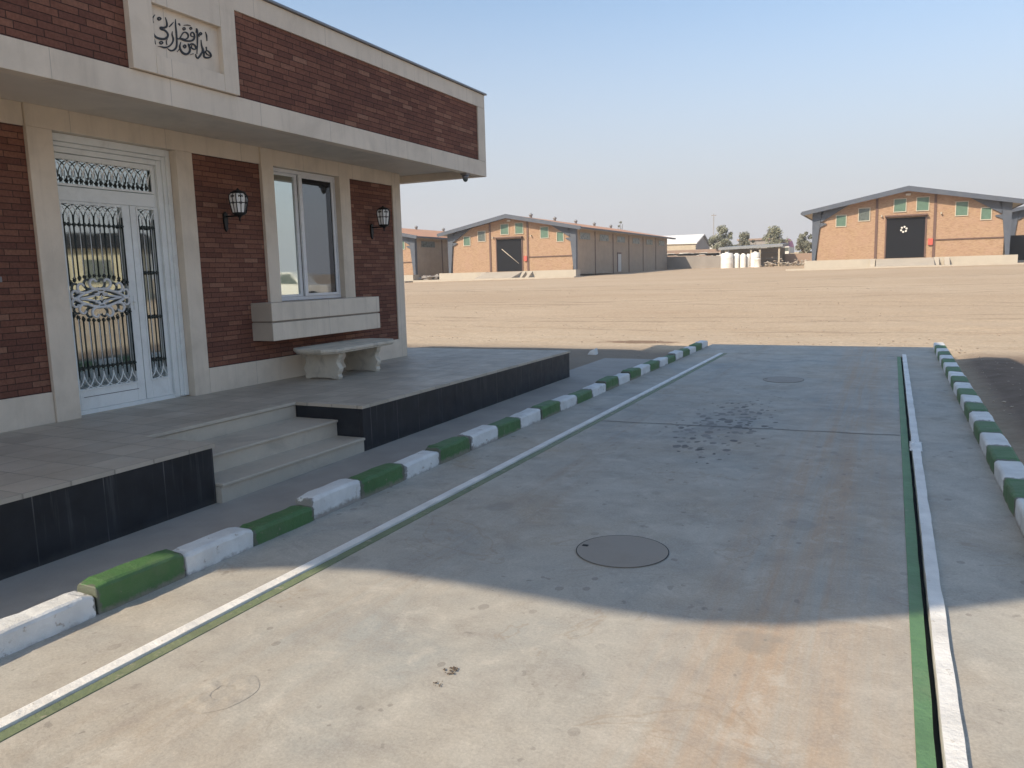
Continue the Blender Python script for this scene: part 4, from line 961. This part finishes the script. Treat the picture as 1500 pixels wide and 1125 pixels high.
p, q = at(1105, 379, 127.5), at(1114.5, 379, 127.5); r = (q.x-p.x)/2; z0 = gz(p.x, 127)-.1
t = thing('water_tank', 'short squat white tank standing in front of the largest tank', 'tank', ((p.x+q.x)/2, 127.5, z0), 0, 'white water tanks by the shed')
MB().lathe([(r, 0), (r, p.z-z0-.15), (r*1.08, p.z-z0-.12), (r*1.08, p.z-z0), (0, p.z-z0+.05)], (0, 0, 0), 24).build('body', M['tank'], t)
# rubble and drums beside the shed
rn = random.Random(21)
for i, (px, Y, s, lab) in enumerate([(1124, 131, .8, 'pale rubble heap beside the white tanks'), (1134, 130, 1.0, 'cream stone rubble heap under the right end of the shed'), (1150, 129, .7, 'low rubble heap before the brown wall'), (1163, 130, .8, 'mixed rubble heap before the brown wall'), (1177, 128, .8, 'rubble heap beside the plinth of the lone store')]):
    P = at(px, 385, Y); mb = MB(); zz = gz(P.x, Y)
    for _ in range(26): stone(mb, (P.x+rn.gauss(0, .55)*s*1.4, Y+rn.uniform(-.6, .6), zz+abs(rn.gauss(0, .45))*s), rn.uniform(.15, .42)*s, rn)
    tag(mb.build('rubble_heap', M['stone_rock'] if i % 2 else M['plinth']), lab, 'rubble', 'rubble heaps by the shed')
fx = pbox(1147, 1192, 372, 388, 140, .4)
tag(MB().box(fx[0], fx[1], fx[2], fx[3], 1, fx[5]).build('boundary_wall', M['brownwall']), 'reddish-brown wall between the open shed and the lone store', 'wall')
# pink-covered lorry load
P = at(1154, 356, 165); tk = thing('lorry', 'white lorry with a pink tarpaulin over its load, seen over the brown wall', 'lorry', (P.x, 165, 0))
a, b = at(1147.5, 350.5, 165), at(1161, 362, 165); w_ = (b.x-a.x)/2
pk = MB(); nU, nV = 14, 8; vs = []
for j in range(nV+1):
    for i in range(nU+1):
        u = i/nU*2-1; v = j/nV*2-1; h = (1-abs(u)**4)*(1-abs(v)**4); vs.append((u*w_, v*3, b.z+(a.z-b.z)*max(0, h)**.5*(1+.12*fbm(u*2, v*2))))
pk.add(vs, [(j*(nU+1)+i, j*(nU+1)+i+1, (j+1)*(nU+1)+i+1, (j+1)*(nU+1)+i) for j in range(nV) for i in range(nU)], True); pk.build('tarpaulin', M['pink'], tk)
MB().box(-w_*1.05, w_*1.05, -3, 3, b.z-1.1, b.z-.02).build('load_bed', M['whitewall'], tk)
MB().box(-w_*1.0, w_*1.0, -5.2, -3.1, b.z-2.0, b.z+.1).build('cab', M['whitewall'], tk, .15)
MB().box(-w_*.85, w_*.85, -5.26, -5.2, b.z-.8, b.z-.15).build('windscreen', M['dark_pane'], tk)
for s in (-1, 1):
    for y in (-4.2, 0, 2): MB().lathe([(0, -.18), (.5, -.18), (.5, .18), (0, .18)], (s*w_*.9, y, b.z-2.3), 16, 'x').build('wheel', M['rubber'], tk)
# trees
def tree(px, pyt, pyb, wpx, Y, label, matk, seed, clumps=46, per=110, lsz=.19):
    P = at(px, pyb, Y); T = at(px, pyt, Y); s = (at(px+wpx, pyb, Y)-P).x; g0 = gz(P.x, Y); H = T.z-g0
    t = thing('tree', label, 'tree', (P.x, Y, g0), 0, 'trees beyond the yard'); rn = random.Random(seed)
    tb = MB(); ends = []
    tb.tube([(0, 0, -.2), (.08*H*rn.uniform(-1, 1), 0, H*.3), (.05*H*rn.uniform(-1, 1), 0, H*.62)], [.035*H, .026*H, .012*H], 8)
    for k in range(9):
        a = rn.uniform(0, 6.28); h0 = H*rn.uniform(.18, .5); l = s*.5*rn.uniform(.45, .9); e = (math.cos(a)*l, math.sin(a)*l, min(H*.9, h0+H*rn.uniform(.2, .45)))
        tb.tube([(0, 0, h0), (e[0]*.5, e[1]*.5, h0*.45+e[2]*.55), e], [.014*H, .009*H, .004*H], 6); ends.append(e)
    tb.build('trunk', M['bark'], t)
    cr = MB()
    for c in range(clumps):
        a = rn.uniform(0, 6.28); q = rn.random()**.5; zf = rn.random()
        wz = math.sin(math.pi*min(1, .12+.83*zf))**.7
        cc = Vector((math.cos(a)*q*s*.47*wz, math.sin(a)*q*s*.47*wz, H*(.2+.74*zf)))
        rr = s*rn.uniform(.06, .2)
        for _ in range(per):
            v = Vector((rn.gauss(0, 1), rn.gauss(0, 1), rn.gauss(0, .8))).normalized()*rr*rn.random()**.5
            p_ = cc+v; nrm = Vector((rn.gauss(0, 1), rn.gauss(0, 1), rn.gauss(.3, 1))).normalized(); u = nrm.orthogonal().normalized(); w3 = nrm.cross(u); L = lsz*rn.uniform(.6, 1.5)
            cr.add([p_-u*L, p_+w3*L*.45, p_+u*L, p_-w3*L*.45], [(0,1,2,3)])
    cr.build('crown', M[matk], t); return t
tree(1057, 332, 385, 40, 162, 'broad grey-green tree left of the open shed', 'leaf', 1)
tree(1089, 341, 385, 30, 168, 'small rounded tree showing over the left of the shed roof', 'leaf2', 2)
tree(1104, 348, 385, 20, 170, 'low bushy tree beside the small rounded one, over the shed roof', 'leaf2', 12, 14)
tree(1134, 333, 385, 38, 160, 'dark tree rising behind the right end of the shed roof', 'leaf', 3)
tree(1178, 337, 388, 26, 155, 'dusty tree against the left end of the lone brick store', 'leaf2', 4)
tree(909, 321, 385, 12, 205, 'treetop showing above the ridge of the long store', 'leaf2', 5, 16, 70)
tree(888, 325, 385, 7, 205, 'thin treetop left of the larger one above the long store ridge', 'leaf2', 6, 10, 50)
# boundary wall behind everything, so the yard ends as it does in the photograph
tag(MB().box(-150, 60, 250, 250.4, 2, 6.2).build('boundary_wall', M['tanwall']), 'far tan block wall closing the yard beyond the trees', 'wall')

# ------------------------------------------------------------------ what the windows mirror (outside the frame, on the right)
kb = thing('yellow_lodge', 'pale yellow lodge with dark roof outside the frame, mirrored in the door glass', 'building', (43, 43.5, .4), R(45))
MB().box(-6, 6, -8, 4, -.5, 3.9).build('wall', M['yellow'], kb); MB().box(-6.6, 6.6, -8.6, 4.6, 3.92, 5.).build('roof', M['dark_door'], kb)
for y in (-1.6, 1.2): MB().box(-6.06, -6.002, y-.9, y+.9, 1.4, 3.1).build('window', M['dark_pane'], kb)
tree_ = tree(750, 500, 600, 60, 60, 'tmp', 'leaf3', 40, 30, 60, .12)
tree_.location = (30, 54, .6); tree_.scale = (2.6, 2.6, 1.6); tree_['label'] = 'dark leafy tree outside the frame, mirrored in the window'; 
tk2 = thing('pickup_truck', 'white pickup parked outside the frame, mirrored low in the window', 'pickup', (15.6, 34.5, .3), R(75))
MB().prism([(-1, -2.4, .5), (-1, 2.4, .5), (-1, 2.4, 1.05), (-1, .9, 1.1), (-1, .4, 1.75), (-1, -1.0, 1.75), (-1, -1.1, 1.1), (-1, -2.4, 1.05)], (2, 0, 0)).build('body', M['whitewall'], tk2, .06)
for s in (-1, 1):
    MB().prism([(s*1.005, .75, 1.12), (s*1.005, .35, 1.65), (s*1.005, -.9, 1.65), (s*1.005, -.95, 1.12)], (s*.01, 0, 0)).build('window', M['dark_pane'], tk2)
    for y in (-1.5, 1.5): MB().lathe([(0, -.1), (.38, -.1), (.38, .1), (0, .1)], (s*.95, y, .38), 18, 'x').build('wheel', M['rubber'], tk2)
# added unseen canopy behind and above the camera, outlined to throw the big shadow
ZC = 8.0
S = [(-4.7, -3.0), (-3.64, -3.0), (-3.64, 2.88), (-3.4, 3.0), (-3.0, 3.22), (-2.5, 3.36), (-1.9, 3.38), (-1.26, 3.36), (-.8, 3.38), (-.4, 3.50), (.1, 3.82), (.62, 4.22), (1.3, 4.72), (2.6, 5.7),
     (2.6, 12.8), (1.9, 14.2), (1.78, 15.2), (1.0, 15.35), (.80, 17.1), (-4.7, 17.0)]  # ground outline of the wanted shadow, which the roof sheet is shaped from
can = thing('shadow_canopy', 'unseen flat canopy of guessed design, added overhead to cast the big shadow', 'canopy')
MB().prism([(x-KX*ZC, y-KY*ZC, ZC) for x, y in S], (0, 0, .06)).build('roof_sheet', M['whitewall'], can)
for x, y, zz in ((-9.4, 1.0, 4.0), (-9.4, 4.5, 4.0), (-9.4, -3.5, 0)):
    MB().tube([(x, y, zz), (x, y, ZC-.12)], .06, 8).build('post', M['steel_blue'], can)
for x in (-9.4,): MB().box(x-.06, x+.06, -7, 5.6, ZC-.14, ZC-.002).build('beam', M['steel_blue'], can)
for y in (-3.5, 1.0, 4.5): MB().box(-9.5, -3.1, y-.05, y+.05, ZC-.14, ZC-.003).build('rafter', M['steel_blue'], can)

# ------------------------------------------------------------------ haze
hz = MB().box(-440, 440, -80, 660, -4, 60)
m, t, b = newmat('haze_air'); t.nodes.remove(b); pv = t.nodes.new('ShaderNodeVolumePrincipled'); pv.inputs['Density'].default_value = .0006
pv.inputs['Color'].default_value = (1, 1, 1, 1); pv.inputs['Anisotropy'].default_value = .0
t.links.new(pv.outputs[0], t.nodes['Material Output'].inputs['Volume'])
h = hz.build('haze', m); tag(h, 'pale dusty air over the yard', 'haze', kind='stuff')
